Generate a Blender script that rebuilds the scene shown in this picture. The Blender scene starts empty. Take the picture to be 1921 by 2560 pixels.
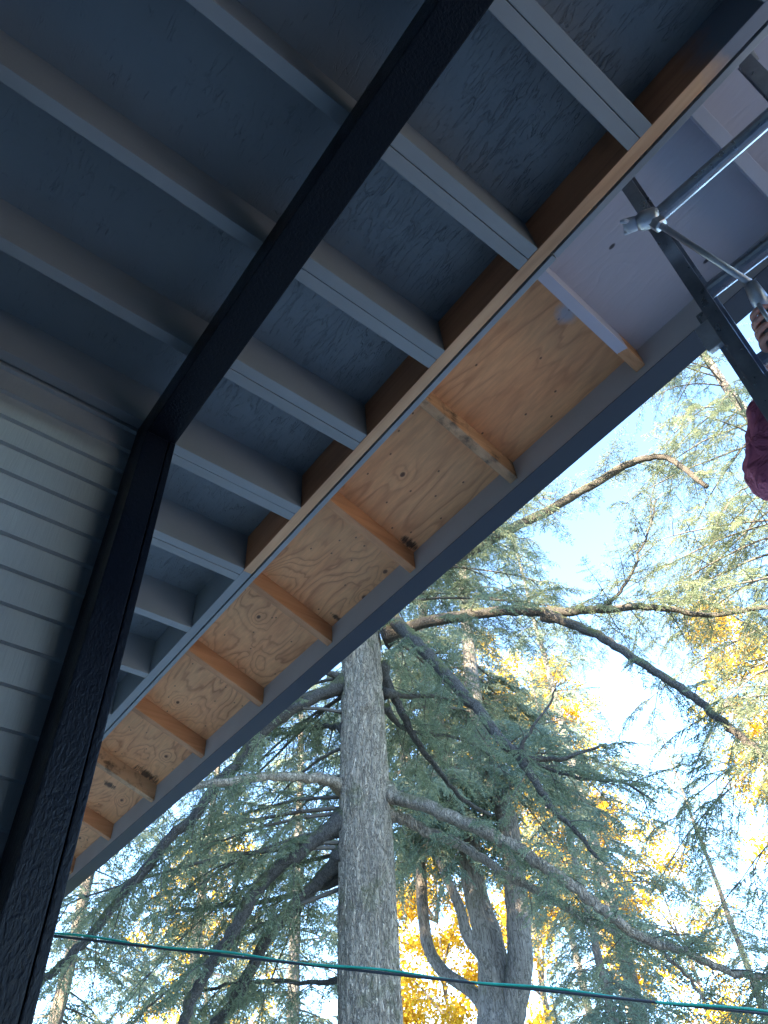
import bpy, bmesh, math, random
import numpy as np
from mathutils import Vector, Matrix, Euler

# ------------------------------------------------------------------ camera, sky, sun, exposure
sc = bpy.context.scene
COL = sc.collection
# world axes: X runs out from the house to the eave, Y along the eave, Z up; the camera is the origin (ground at z = -1.6)
GZ = -1.6
F = 1820.68                     # focal length in pixels of the 1921 x 2560 photograph
R = np.array([[0.78716085, -0.61391542, -0.05903939],
              [0.41966163, 0.60330708, -0.67816273],
              [0.45195344, 0.50904658, 0.73253646]])   # rows: image right, image down, forward
cam = bpy.data.cameras.new('camera')
camo = bpy.data.objects.new('camera', cam)
COL.objects.link(camo)
cam.sensor_fit = 'VERTICAL'
cam.sensor_height = 24.0
cam.sensor_width = 18.0
cam.lens = F / 2560 * 24.0
cam.clip_start = 0.05
cam.clip_end = 3000
camo.matrix_world = Matrix(((R[0, 0], -R[1, 0], -R[2, 0], 0), (R[0, 1], -R[1, 1], -R[2, 1], 0),
                            (R[0, 2], -R[1, 2], -R[2, 2], 0), (0, 0, 0, 1)))
sc.camera = camo

SUN_EL, SUN_AZ = math.radians(20), math.radians(195)     # azimuth measured from +X towards +Y
sdir = Vector((math.cos(SUN_EL) * math.cos(SUN_AZ), math.cos(SUN_EL) * math.sin(SUN_AZ), math.sin(SUN_EL)))
w = bpy.data.worlds.new('World')
sc.world = w
w.use_nodes = True
nt = w.node_tree
bg = nt.nodes['Background']
sky = nt.nodes.new('ShaderNodeTexSky')
sky.sky_type = 'NISHITA'
sky.sun_disc = False
sky.sun_elevation = SUN_EL
sky.sun_rotation = math.pi / 2 - SUN_AZ
sky.air_density = 1.0
sky.dust_density = 0.3
sky.altitude = 3500
sky.ozone_density = 1.0
tnt = nt.nodes.new('ShaderNodeMix')
tnt.data_type = 'RGBA'
tnt.blend_type = 'MULTIPLY'
tnt.inputs[0].default_value = 1.0
tnt.inputs[7].default_value = (0.87, 0.97, 1.0, 1)
nt.links.new(sky.outputs['Color'], tnt.inputs[6])
nt.links.new(tnt.outputs[2], bg.inputs['Color'])
bg.inputs['Strength'].default_value = 0.15
sl = bpy.data.lights.new('sun', 'SUN')
sl.energy = 5.0
sl.angle = math.radians(0.5)
sl.color = (1.0, 0.83, 0.58)
slo = bpy.data.objects.new('sun', sl)
COL.objects.link(slo)
slo.rotation_euler = sdir.to_track_quat('Z', 'Y').to_euler()
sc.view_settings.view_transform = 'Standard'
sc.view_settings.look = 'None'
sc.view_settings.gamma = 1
sc.view_settings.use_curve_mapping = False
sc.view_settings.exposure = 3.4
sc.cycles.max_bounces = 10
sc.cycles.diffuse_bounces = 5
sc.cycles.transparent_max_bounces = 8
sc.cycles.use_denoising = True

rng = np.random.default_rng(11)
random.seed(4)
PI = math.pi


def ray(u, v):
    return R.T @ np.array([u - 960.5, v - 1280.0, F])


def W(u, v, D):                   # the point at horizontal distance D from the camera seen at photo pixel (u, v)
    d = ray(u, v)
    return d * D / math.hypot(d[0], d[1])


def pxr(u, v, D, wpx):            # radius of a stem wpx pixels wide there
    p = W(u, v, D)
    return 0.5 * wpx * float(R[2] @ p) / F


# ------------------------------------------------------------------ materials
def mat(name):
    m = bpy.data.materials.new(name)
    m.use_nodes = True
    n = m.node_tree.nodes
    return m, n, m.node_tree.links, n['Principled BSDF']


def node(n, t, **kw):
    o = n.new(t)
    for k, v in kw.items():
        if k in ('operation', 'blend_type', 'noise_dimensions', 'voronoi_dimensions', 'feature', 'wave_type', 'bands_direction', 'attribute_name', 'data_type', 'noise_type', 'distance', 'musgrave_type'):
            setattr(o, k, v)
        else:
            o.inputs[k.replace('_', ' ')].default_value = v
    return o


def ramp(n, pts):
    r = n.new('ShaderNodeValToRGB')
    e = r.color_ramp.elements
    while len(e) > 1:
        e.remove(e[-1])
    for i, (p, c) in enumerate(pts):
        el = e[0] if i == 0 else e.new(p)
        el.position = p
        el.color = (c[0], c[1], c[2], 1) if not isinstance(c, (int, float)) else (c, c, c, 1)
    return r


def mixc(n, l, fac, a, b, bt='MIX'):
    m = n.new('ShaderNodeMix')
    m.data_type = 'RGBA'
    m.blend_type = bt
    for sock, v in ((0, fac), (6, a), (7, b)):
        if isinstance(v, bpy.types.NodeSocket):
            l.new(v, m.inputs[sock])
        elif sock == 0:
            m.inputs[0].default_value = v
        else:
            m.inputs[sock].default_value = (v[0], v[1], v[2], 1)
    return m.outputs[2]


def mth(n, l, op, a, b=0.0, c=0.0):
    m = n.new('ShaderNodeMath')
    m.operation = op
    for i, v in enumerate((a, b, c)):
        if isinstance(v, bpy.types.NodeSocket):
            l.new(v, m.inputs[i])
        else:
            m.inputs[i].default_value = v
    return m.outputs[0]


def coords(n, l, scale=(1, 1, 1), world=False, rnd=True, loc=(0, 0, 0)):
    if world:
        src = n.new('ShaderNodeNewGeometry').outputs['Position']
    else:
        src = n.new('ShaderNodeTexCoord').outputs['Object']
    mp = n.new('ShaderNodeMapping')
    mp.inputs['Scale'].default_value = scale
    mp.inputs['Location'].default_value = loc
    if rnd and not world:
        oi = n.new('ShaderNodeObjectInfo')
        v = n.new('ShaderNodeVectorMath')
        v.operation = 'MULTIPLY_ADD'
        cmb = n.new('ShaderNodeCombineXYZ')
        for i in range(3):
            l.new(oi.outputs['Random'], cmb.inputs[i])
        l.new(cmb.outputs[0], v.inputs[0])
        v.inputs[1].default_value = (17, 31, 23)
        l.new(src, v.inputs[2])
        src = v.outputs[0]
    l.new(src, mp.inputs['Vector'])
    return mp.outputs[0]


def noise(n, l, vec, scale, detail=4, rough=0.55, dist=0.0):
    t = n.new('ShaderNodeTexNoise')
    l.new(vec, t.inputs['Vector'])
    t.inputs['Scale'].default_value = scale
    t.inputs['Detail'].default_value = detail
    t.inputs['Roughness'].default_value = rough
    t.inputs['Distortion'].default_value = dist
    return t.outputs['Fac']


def bump(n, l, h, bsdf, strength=0.3, dist=0.01):
    b = n.new('ShaderNodeBump')
    b.inputs['Strength'].default_value = strength
    b.inputs['Distance'].default_value = dist
    l.new(h, b.inputs['Height'])
    l.new(b.outputs[0], bsdf.inputs['Normal'])
    return b


def paint(name, col, rough=0.45, var=0.12, bstr=0.25, bscale=(1, 1, 1), bs=60, bd=0.004, world=False):
    m, n, l, b = mat(name)
    v = coords(n, l, world=world)
    t = noise(n, l, v, 2.3, 5)
    dark = tuple(c * (1 - var) for c in col)
    lite = tuple(min(1, c * (1 + var)) for c in col)
    r = ramp(n, [(0.3, dark), (0.7, lite)])
    l.new(t, r.inputs[0])
    l.new(r.outputs[0], b.inputs['Base Color'])
    b.inputs['Roughness'].default_value = rough
    v2 = coords(n, l, scale=bscale, world=world)
    bump(n, l, noise(n, l, v2, bs, 3, 0.6), b, bstr, bd)
    return m


SLATE = (0.168, 0.188, 0.212)
M = {}
M['joist'] = paint('slate_paint_joist', (0.206, 0.227, 0.252), 0.42, 0.10, 0.25, (0.15, 1, 1), 70, 0.003)
M['trim'] = paint('grey_paint_trim', (0.25, 0.27, 0.30), 0.5, 0.15, 0.4, (1, 0.3, 1), 50, 0.004)
M['fascia'] = paint('grey_primer_fascia', (0.425, 0.412, 0.421), 0.55, 0.10, 0.2, (1, 0.3, 1), 40, 0.003)
M['gutter'] = paint('navy_enamel_gutter', (0.007, 0.011, 0.026), 0.33, 0.10, 0.05, (1, 0.1, 1), 5, 0.01)
M['fresh'] = paint('fresh_grey_paint_flare', (0.421, 0.434, 0.507), 0.4, 0.06, 0.15, (1, 1, 1), 60, 0.003)  # paint colour paled towards lavender to carry lens flare


def osb():
    m, n, l, b = mat('painted_strand_board')
    v = coords(n, l, rnd=False)
    big = noise(n, l, v, 1.7, 4)
    r = ramp(n, [(0.3, tuple(c * 0.82 for c in SLATE)), (0.7, tuple(c * 1.15 for c in SLATE))])
    l.new(big, r.inputs[0])
    # strand edges: thin broken ridges from stretched voronoi at two headings
    hs = []
    spx = n.new('ShaderNodeSeparateXYZ')
    l.new(v, spx.inputs[0])
    zone = n.new('ShaderNodeMapRange')
    zone.inputs['From Min'].default_value = 0.1
    zone.inputs['From Max'].default_value = 0.45
    zone.inputs['To Min'].default_value = -0.06
    zone.inputs['To Max'].default_value = 0.03
    l.new(spx.outputs[0], zone.inputs['Value'])
    for ang, sx, sy, seed in ((0.95, 15, 2.6, 0.0), (-0.35, 14, 2.4, 5.3), (0.25, 13, 2.2, 9.1), (1.7, 16, 2.8, 3.7)):
        mp = n.new('ShaderNodeMapping')
        mp.inputs['Rotation'].default_value = (0, 0, ang)
        mp.inputs['Scale'].default_value = (sx, sy, 1)
        mp.inputs['Location'].default_value = (seed, seed * 1.7, 0)
        l.new(v, mp.inputs['Vector'])
        cr = mth(n, l, 'ABSOLUTE', mth(n, l, 'SUBTRACT', noise(n, l, mp.outputs[0], 1.7, 3, 0.55, 0.5), 0.5))
        e = n.new('ShaderNodeMapRange')
        e.inputs['From Min'].default_value = 0.0
        e.inputs['From Max'].default_value = 0.014
        e.inputs['To Min'].default_value = 1.0
        e.inputs['To Max'].default_value = 0.0
        l.new(cr, e.inputs['Value'])
        mk = ramp(n, [(0.50, 0), (0.64, 0.9)])
        msk = noise(n, l, v, 9.0 + seed * 0.6, 4, 0.65)
        l.new(mth(n, l, 'ADD', msk, zone.outputs[0]), mk.inputs[0])
        hs.append(mth(n, l, 'MULTIPLY', e.outputs[0], mk.outputs[0]))
    hmax = mth(n, l, 'MAXIMUM', mth(n, l, 'MAXIMUM', hs[0], hs[1]), mth(n, l, 'MAXIMUM', hs[2], hs[3]))
    fine = noise(n, l, v, 55, 4, 0.6)
    # the far side of the ceiling (under the house side) was sprayed thicker and reads smoother
    hh = mth(n, l, 'SUBTRACT', mth(n, l, 'MULTIPLY', fine, 0.5), hmax)
    c = mixc(n, l, mth(n, l, 'MULTIPLY', hmax, 0.35), r.outputs[0], (0.05, 0.06, 0.07))
    l.new(c, b.inputs['Base Color'])
    b.inputs['Roughness'].default_value = 0.42
    bump(n, l, hh, b, 0.6, 0.005)
    return m


M['osb'] = osb()


def lumber(name, c0, c1, c2, world_axis='X', mould=0.0, knots=True):
    m, n, l, b = mat(name)
    sc3 = {'X': (1.2, 24, 24), 'Y': (24, 1.2, 24), 'Z': (24, 24, 1.2)}[world_axis]
    v = coords(n, l, scale=sc3)
    g = noise(n, l, v, 1.5, 7, 0.6, 0.6)
    r = ramp(n, [(0.25, c0), (0.5, c1), (0.72, c2)])
    l.new(g, r.inputs[0])
    col = r.outputs[0]
    v2 = coords(n, l, scale={'X': (0.5, 1, 1), 'Y': (1, 0.5, 1), 'Z': (1, 1, 0.5)}[world_axis])
    big = noise(n, l, v2, 5, 3)
    rb = ramp(n, [(0.3, 0.75), (0.7, 1.1)])
    l.new(big, rb.inputs[0])
    col = mixc(n, l, 1.0, col, rb.outputs[0], 'MULTIPLY')
    if knots:
        vo = n.new('ShaderNodeTexVoronoi')
        vo.inputs['Scale'].default_value = 6.5
        l.new(v2, vo.inputs['Vector'])
        kr = ramp(n, [(0.0, 1.0), (0.07, 0.85), (0.10, 0.0)])
        l.new(vo.outputs['Distance'], kr.inputs[0])
        col = mixc(n, l, mth(n, l, 'MULTIPLY', kr.outputs[0], 0.8), col, (0.06, 0.025, 0.012))
    if mould > 0:
        v3 = coords(n, l, scale=(1, 1, 1))
        mo = noise(n, l, v3, 9, 6, 0.7)
        mr = ramp(n, [(0.52, 0), (0.66, 1)])
        l.new(mo, mr.inputs[0])
        col = mixc(n, l, mth(n, l, 'MULTIPLY', mr.outputs[0], mould), col, (0.03, 0.022, 0.016))
    l.new(col, b.inputs['Base Color'])
    b.inputs['Roughness'].default_value = 0.6
    bump(n, l, g, b, 0.25, 0.003)
    return m


M['rim'] = lumber('raw_fir_rim', (0.42, 0.215, 0.112), (0.59, 0.335, 0.185), (0.66, 0.40, 0.235), 'Y')
M['lookout'] = lumber('raw_fir_lookout', (0.42, 0.175, 0.076), (0.56, 0.26, 0.12), (0.62, 0.31, 0.155), 'X')
M['lookout_mouldy'] = lumber('mouldy_fir_lookout', (0.40, 0.215, 0.11), (0.55, 0.32, 0.17), (0.62, 0.38, 0.22), 'X', mould=0.85)


def plywood(name, straight, wavy_scale):
    """rotary-cut fir face: contour lines of a stretched noise height field; a sprayed edge of grey paint at one end"""
    m, n, l, b = mat(name)
    pos = coords(n, l, world=True)
    mp = n.new('ShaderNodeMapping')
    mp.inputs['Scale'].default_value = (4.6 if straight else 4.0, 0.75 if straight else 1.35, 0)
    mp.inputs['Location'].default_value = (3.1, 7.7, 0) if straight else (0.4, 1.3, 0)
    mp.inputs['Rotation'].default_value = (0, 0, 0.10)
    l.new(pos, mp.inputs['Vector'])
    mp3 = n.new('ShaderNodeMapping')
    mp3.inputs['Scale'].default_value = (1.0, 0.62, 0)
    l.new(pos, mp3.inputs['Vector'])
    vo = n.new('ShaderNodeTexVoronoi')
    vo.voronoi_dimensions = '2D'
    vo.inputs['Scale'].default_value = 4.4
    l.new(mp3.outputs[0], vo.inputs['Vector'])
    sel = n.new('ShaderNodeSeparateColor')
    l.new(vo.outputs['Color'], sel.inputs[0])
    has = mth(n, l, 'GREATER_THAN', sel.outputs[0], 0.82 if straight else 0.55)
    d2 = mth(n, l, 'DIVIDE', vo.outputs['Distance'], 0.17)
    pk = mth(n, l, 'MULTIPLY', mth(n, l, 'EXPONENT', mth(n, l, 'MULTIPLY', mth(n, l, 'MULTIPLY', d2, d2), -1.0)), has)
    h = noise(n, l, mp.outputs[0], wavy_scale, 4, 0.40, 0.3 if straight else 0.6)
    h = mth(n, l, 'ADD', h, mth(n, l, 'MULTIPLY', pk, 0.10 if straight else 0.22))
    k = 15.0 if straight else 13.0
    fr = mth(n, l, 'FRACT', mth(n, l, 'MULTIPLY', h, k))
    line = ramp(n, [(0.0, 0.15), (0.40, 0.0), (0.72, 0.35), (0.86, 1.0), (0.95, 0.6), (1.0, 0.15)])
    l.new(fr, line.inputs[0])
    mp2 = n.new('ShaderNodeMapping')
    mp2.inputs['Scale'].default_value = (1, 0.12, 1)
    l.new(pos, mp2.inputs['Vector'])
    fib = noise(n, l, mp2.outputs[0], 90, 4, 0.6)
    base = ramp(n, [(0.25, (0.74, 0.315, 0.135)), (0.5, (0.81, 0.385, 0.175)), (0.8, (0.84, 0.445, 0.215))])
    l.new(noise(n, l, mp.outputs[0], 1.1, 4, 0.6), base.inputs[0])
    fibr = ramp(n, [(0.3, 0.86), (0.7, 1.08)])
    l.new(fib, fibr.inputs[0])
    col = mixc(n, l, 1.0, base.outputs[0], fibr.outputs[0], 'MULTIPLY')
    fade = ramp(n, [(0.35, 0.30), (0.65, 1.0)])
    l.new(noise(n, l, pos, 3.0, 2), fade.inputs[0])
    amt = mth(n, l, 'MULTIPLY', line.outputs[0], fade.outputs[0])
    col = mixc(n, l, mth(n, l, 'MULTIPLY', amt, 0.55 if straight else 0.75), col, (0.37, 0.115, 0.042))
    # knots and pitch specks
    kr = ramp(n, [(0.0, 1.0), (0.030, 0.9), (0.042, 0.0)])
    l.new(vo.outputs['Distance'], kr.inputs[0])
    col = mixc(n, l, mth(n, l, 'MULTIPLY', kr.outputs[0], has), col, (0.10, 0.04, 0.02))
    vs = n.new('ShaderNodeTexVoronoi')
    vs.voronoi_dimensions = '2D'
    vs.inputs['Scale'].default_value = 11
    mp6 = n.new('ShaderNodeMapping')
    mp6.inputs['Scale'].default_value = (1.3, 0.75, 0)
    mp6.inputs['Rotation'].default_value = (0, 0, 0.3)
    l.new(pos, mp6.inputs['Vector'])
    l.new(mp6.outputs[0], vs.inputs['Vector'])
    ks = ramp(n, [(0.0, 1.0), (0.035, 0.8), (0.055, 0.0)])
    l.new(vs.outputs['Distance'], ks.inputs[0])
    se2 = n.new('ShaderNodeSeparateColor')
    l.new(vs.outputs['Color'], se2.inputs[0])
    col = mixc(n, l, mth(n, l, 'MULTIPLY', ks.outputs[0], mth(n, l, 'GREATER_THAN', se2.outputs[1], 0.6)), col, (0.09, 0.035, 0.018))
    # damp black stains beside two of the lookouts and along the outer edge
    sp = n.new('ShaderNodeSeparateXYZ')
    l.new(pos, sp.inputs[0])
    X, Y = sp.outputs[0], sp.outputs[1]
    st = None
    for cx, cy, rad in ((1.13, 1.585, 0.10), (1.55, 1.60, 0.06), (1.50, 4.02, 0.12), (1.57, 2.17, 0.04), (1.40, 4.32, 0.07)):
        dx = mth(n, l, 'SUBTRACT', X, cx)
        dy = mth(n, l, 'SUBTRACT', Y, cy)
        d = mth(n, l, 'SQRT', mth(n, l, 'ADD', mth(n, l, 'MULTIPLY', dx, dx), mth(n, l, 'MULTIPLY', mth(n, l, 'MULTIPLY', dy, dy), 2.5)))
        s = mth(n, l, 'SUBTRACT', 1.0, mth(n, l, 'DIVIDE', d, rad))
        s = mth(n, l, 'MAXIMUM', s, 0.0)
        st = s if st is None else mth(n, l, 'MAXIMUM', st, s)
    mp4 = n.new('ShaderNodeMapping')
    mp4.inputs['Scale'].default_value = (3, 0.5, 1)
    l.new(pos, mp4.inputs['Vector'])
    sn = noise(n, l, mp4.outputs[0], 22, 5, 0.7)
    sr = ramp(n, [(0.42, 0), (0.6, 1)])
    l.new(mth(n, l, 'ADD', sn, mth(n, l, 'MULTIPLY', mth(n, l, 'SUBTRACT', st, 0.45), 0.5)), sr.inputs[0])
    sm = mth(n, l, 'MULTIPLY', sr.outputs[0], mth(n, l, 'MINIMUM', mth(n, l, 'MULTIPLY', st, 3.0), 0.9))
    col = mixc(n, l, sm, col, (0.035, 0.02, 0.014))
    # fresh grey paint to the -Y side of the lookout at y = 0.41, with a ragged brushed edge and one dab beyond it
    en = mth(n, l, 'MULTIPLY', mth(n, l, 'SUBTRACT', noise(n, l, pos, 14, 4), 0.5), 0.05)
    pm = mth(n, l, 'LESS_THAN', mth(n, l, 'ADD', Y, en), 0.432)
    dx = mth(n, l, 'SUBTRACT', X, 1.34)
    dy = mth(n, l, 'SUBTRACT', Y, 0.475)
    d = mth(n, l, 'SQRT', mth(n, l, 'ADD', mth(n, l, 'MULTIPLY', dx, dx), mth(n, l, 'MULTIPLY', dy, dy)))
    dab = n.new('ShaderNodeMapRange')
    dab.inputs['From Min'].default_value = 0.018
    dab.inputs['From Max'].default_value = 0.045
    dab.inputs['To Min'].default_value = 0.85
    dab.inputs['To Max'].default_value = 0.0
    l.new(mth(n, l, 'ADD', d, en), dab.inputs['Value'])
    pm = mth(n, l, 'MAXIMUM', pm, dab.outputs[0])
    pv = ramp(n, [(0.3, (0.396, 0.408, 0.482)), (0.7, (0.447, 0.434, 0.507))])  # grey paint with lens flare put into its tone
    l.new(noise(n, l, pos, 2.6, 3), pv.inputs[0])
    # nail heads and gouges left dark in the fresh paint
    vo2 = n.new('ShaderNodeTexVoronoi')
    vo2.voronoi_dimensions = '2D'
    vo2.inputs['Scale'].default_value = 3.4
    mp5 = n.new('ShaderNodeMapping')
    mp5.inputs['Scale'].default_value = (1.6, 0.7, 0)
    l.new(pos, mp5.inputs['Vector'])
    l.new(mp5.outputs[0], vo2.inputs['Vector'])
    k2 = ramp(n, [(0.0, 1.0), (0.022, 0.9), (0.034, 0.0)])
    l.new(vo2.outputs['Distance'], k2.inputs[0])
    pc = mixc(n, l, k2.outputs[0], pv.outputs[0], (0.03, 0.03, 0.04))
    col = mixc(n, l, pm, col, pc)
    l.new(col, b.inputs['Base Color'])
    b.inputs['Roughness'].default_value = 0.6
    bump(n, l, mth(n, l, 'SUBTRACT', fib, mth(n, l, 'MULTIPLY', amt, 0.8)), b, 0.3, 0.004)
    return m


M['ply_straight'] = plywood('fir_plywood_straight', True, 1.0)
M['ply_wavy'] = plywood('fir_plywood_wavy', False, 1.35)


def two_tone_rim():
    """the rim: raw fir, painted grey again from y = -0.24 on (ragged edge)"""
    m = M['rim']
    n, l = m.node_tree.nodes, m.node_tree.links
    b = n['Principled BSDF']
    src = b.inputs['Base Color'].links[0].from_socket
    pos = coords(n, l, world=True)
    sp = n.new('ShaderNodeSeparateXYZ')
    l.new(pos, sp.inputs[0])
    e = n.new('ShaderNodeMapRange')
    e.inputs['From Min'].default_value = -0.30
    e.inputs['From Max'].default_value = -0.20
    e.inputs['To Min'].default_value = 1.0
    e.inputs['To Max'].default_value = 0.0
    l.new(mth(n, l, 'ADD', sp.outputs[1], mth(n, l, 'MULTIPLY', mth(n, l, 'SUBTRACT', noise(n, l, pos, 16, 4), 0.5), 0.12)), e.inputs['Value'])
    # the inner face is coloured darker and redder than the lower edge
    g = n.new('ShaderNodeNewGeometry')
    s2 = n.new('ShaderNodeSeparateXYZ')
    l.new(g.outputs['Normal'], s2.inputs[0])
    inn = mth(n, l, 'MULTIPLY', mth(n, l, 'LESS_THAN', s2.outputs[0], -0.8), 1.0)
    inner_col = mixc(n, l, 1.0, src, (0.80, 0.58, 0.50), 'MULTIPLY')
    c = mixc(n, l, inn, src, inner_col)
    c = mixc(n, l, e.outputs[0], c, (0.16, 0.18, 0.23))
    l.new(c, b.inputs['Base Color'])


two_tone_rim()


def partly_painted_lookout():
    m = lumber('lookout_painted_to_the_tip', (0.40, 0.19, 0.085), (0.55, 0.29, 0.14), (0.62, 0.35, 0.18), 'X')
    n, l = m.node_tree.nodes, m.node_tree.links
    b = n['Principled BSDF']
    src = b.inputs['Base Color'].links[0].from_socket
    pos = coords(n, l, world=True)
    sp = n.new('ShaderNodeSeparateXYZ')
    l.new(pos, sp.inputs[0])
    e = mth(n, l, 'LESS_THAN', mth(n, l, 'ADD', sp.outputs[0], mth(n, l, 'MULTIPLY', mth(n, l, 'SUBTRACT', noise(n, l, pos, 13, 4), 0.5), 0.10)), 1.505)
    c = mixc(n, l, e, src, (0.387, 0.404, 0.507))  # same flare-tinted grey on the painted part
    l.new(c, b.inputs['Base Color'])
    return m


M['lookout_half'] = partly_painted_lookout()


def siding_mat():
    m, n, l, b = mat('slate_siding_paint')
    v = coords(n, l, scale=(14, 1, 0.7), rnd=False)
    g = noise(n, l, v, 8, 6, 0.62, 0.3)
    r = ramp(n, [(0.3, (0.255, 0.285, 0.315)), (0.7, (0.305, 0.335, 0.365))])
    v0 = coords(n, l, rnd=False)
    l.new(noise(n, l, v0, 3, 4), r.inputs[0])
    l.new(r.outputs[0], b.inputs['Base Color'])
    b.inputs['Roughness'].default_value = 0.42
    bump(n, l, g, b, 0.6, 0.004)
    return m


M['siding'] = siding_mat()


def navy():
    m, n, l, b = mat('navy_stippled_paint')
    v = coords(n, l, scale=(1, 1, 0.45), rnd=False)
    a = noise(n, l, v, 130, 3, 0.55, 0.4)
    b.inputs['Base Color'].default_value = (0.0016, 0.0028, 0.0070, 1)
    b.inputs['Specular IOR Level'].default_value = 0.18
    vr = ramp(n, [(0.35, 0.30), (0.7, 0.46)])
    l.new(noise(n, l, v, 6, 3), vr.inputs[0])
    l.new(vr.outputs[0], b.inputs['Roughness'])
    bump(n, l, a, b, 0.6, 0.004)
    return m


M['navy'] = navy()
M['deck'] = paint('weathered_deck_boards', (0.24, 0.26, 0.28), 0.7, 0.25, 0.4)
M['roof'] = paint('asphalt_shingle', (0.06, 0.06, 0.065), 0.9, 0.3, 0.5)


def metal(name, col, rough, scale=(1, 1, 1)):
    m, n, l, b = mat(name)
    v = coords(n, l)
    r = ramp(n, [(0.35, tuple(c * 0.7 for c in col)), (0.65, col)])
    l.new(noise(n, l, v, 14, 6, 0.65), r.inputs[0])
    l.new(r.outputs[0], b.inputs['Base Color'])
    b.inputs['Metallic'].default_value = 0.85
    rr = ramp(n, [(0.3, rough * 0.8), (0.7, rough * 1.3)])
    l.new(noise(n, l, v, 30, 4), rr.inputs[0])
    l.new(rr.outputs[0], b.inputs['Roughness'])
    return m


M['alu'] = metal('dull_aluminium', (0.33, 0.36, 0.43), 0.30)
M['steel'] = metal('spattered_steel', (0.55, 0.58, 0.66), 0.4)


def plain(name, col, rough=0.6, sss=0.0):
    m, n, l, b = mat(name)
    v = coords(n, l)
    r = ramp(n, [(0.3, tuple(c * 0.85 for c in col)), (0.7, tuple(min(1, c * 1.12) for c in col))])
    l.new(noise(n, l, v, 11, 4), r.inputs[0])
    l.new(r.outputs[0], b.inputs['Base Color'])
    b.inputs['Roughness'].default_value = rough
    if sss:
        b.inputs['Subsurface Weight'].default_value = sss
        b.inputs['Subsurface Scale'].default_value = 0.01
    return m


M['skin'] = plain('skin', (0.70, 0.38, 0.32), 0.5, 0.15)
M['sleeve'] = plain('maroon_sweatshirt', (0.44, 0.11, 0.20), 0.85)
def cloth():
    m = M['sleeve']
    n, l = m.node_tree.nodes, m.node_tree.links
    b = n['Principled BSDF']
    v = coords(n, l, scale=(1, 1, 2.2), rnd=False)
    fold = mth(n, l, 'ABSOLUTE', mth(n, l, 'SUBTRACT', noise(n, l, v, 9, 3, 0.5, 1.5), 0.5))
    weave = noise(n, l, coords(n, l, rnd=False), 420, 2)
    bump(n, l, mth(n, l, 'ADD', mth(n, l, 'MULTIPLY', fold, 3.0), mth(n, l, 'MULTIPLY', weave, 0.08)), b, 0.9, 0.02)


cloth()
M['trousers'] = plain('dark_work_trousers', (0.05, 0.055, 0.07), 0.9)
M['hair'] = plain('dark_hair', (0.03, 0.02, 0.015), 0.7)
M['boot'] = plain('brown_boot', (0.09, 0.05, 0.03), 0.7)
M['plastic'] = plain('grey_plastic', (0.12, 0.13, 0.15), 0.45)
M['cable_black'] = plain('black_cable', (0.018, 0.02, 0.024), 0.4)
M['cable_green'] = plain('green_cable', (0.012, 0.27, 0.19), 0.35)


def bark(name, c0, c1, moss=0.35, sx=26, sz=0.2, bs=0.9, bd=0.03):
    m, n, l, b = mat(name)
    v = coords(n, l, scale=(1, 1, sz), rnd=True)
    r1 = mth(n, l, 'ABSOLUTE', mth(n, l, 'SUBTRACT', noise(n, l, v, sx, 4, 0.6, 1.1), 0.5))
    r2 = mth(n, l, 'ABSOLUTE', mth(n, l, 'SUBTRACT', noise(n, l, v, sx * 2.1, 4, 0.6, 0.8), 0.5))
    m1 = n.new('ShaderNodeMapRange')
    m1.inputs['From Max'].default_value = 0.07
    l.new(r1, m1.inputs['Value'])
    m2 = n.new('ShaderNodeMapRange')
    m2.inputs['From Max'].default_value = 0.10
    m2.inputs['To Min'].default_value = 0.45
    l.new(r2, m2.inputs['Value'])
    plate = n.new('ShaderNodeMath')
    plate.operation = 'MULTIPLY'
    l.new(m1.outputs[0], plate.inputs[0])
    l.new(m2.outputs[0], plate.inputs[1])
    fine = noise(n, l, v, 70, 6, 0.7)
    patch = noise(n, l, v, 3.0, 5, 0.6)
    cr = ramp(n, [(0.3, c0), (0.7, c1)])
    l.new(mth(n, l, 'ADD', mth(n, l, 'MULTIPLY', fine, 0.6), mth(n, l, 'MULTIPLY', patch, 0.4)), cr.inputs[0])
    dk = ramp(n, [(0.0, 0.28), (0.5, 0.85), (1.0, 1.0)])
    l.new(plate.outputs[0], dk.inputs[0])
    col = mixc(n, l, 1.0, cr.outputs[0], dk.outputs[0], 'MULTIPLY')
    if moss > 0:
        g = n.new('ShaderNodeNewGeometry')
        s2 = n.new('ShaderNodeSeparateXYZ')
        l.new(g.outputs['Normal'], s2.inputs[0])
        up = mth(n, l, 'MULTIPLY', s2.outputs[2], 0.22)
        vm = coords(n, l, rnd=True)
        mm = mth(n, l, 'ADD', noise(n, l, vm, 2.2, 5, 0.7), up)
        mr = ramp(n, [(0.56, 0.0), (0.70, 1.0)])
        l.new(mm, mr.inputs[0])
        mc = ramp(n, [(0.3, (0.08, 0.095, 0.02)), (0.7, (0.20, 0.21, 0.05))])
        l.new(noise(n, l, vm, 30, 4), mc.inputs[0])
        col = mixc(n, l, mth(n, l, 'MULTIPLY', mr.outputs[0], moss), col, mc.outputs[0])
    l.new(col, b.inputs['Base Color'])
    b.inputs['Roughness'].default_value = 0.9
    h = mth(n, l, 'ADD', plate.outputs[0], mth(n, l, 'MULTIPLY', fine, 0.6))
    bump(n, l, h, b, bs, bd)
    return m


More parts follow.
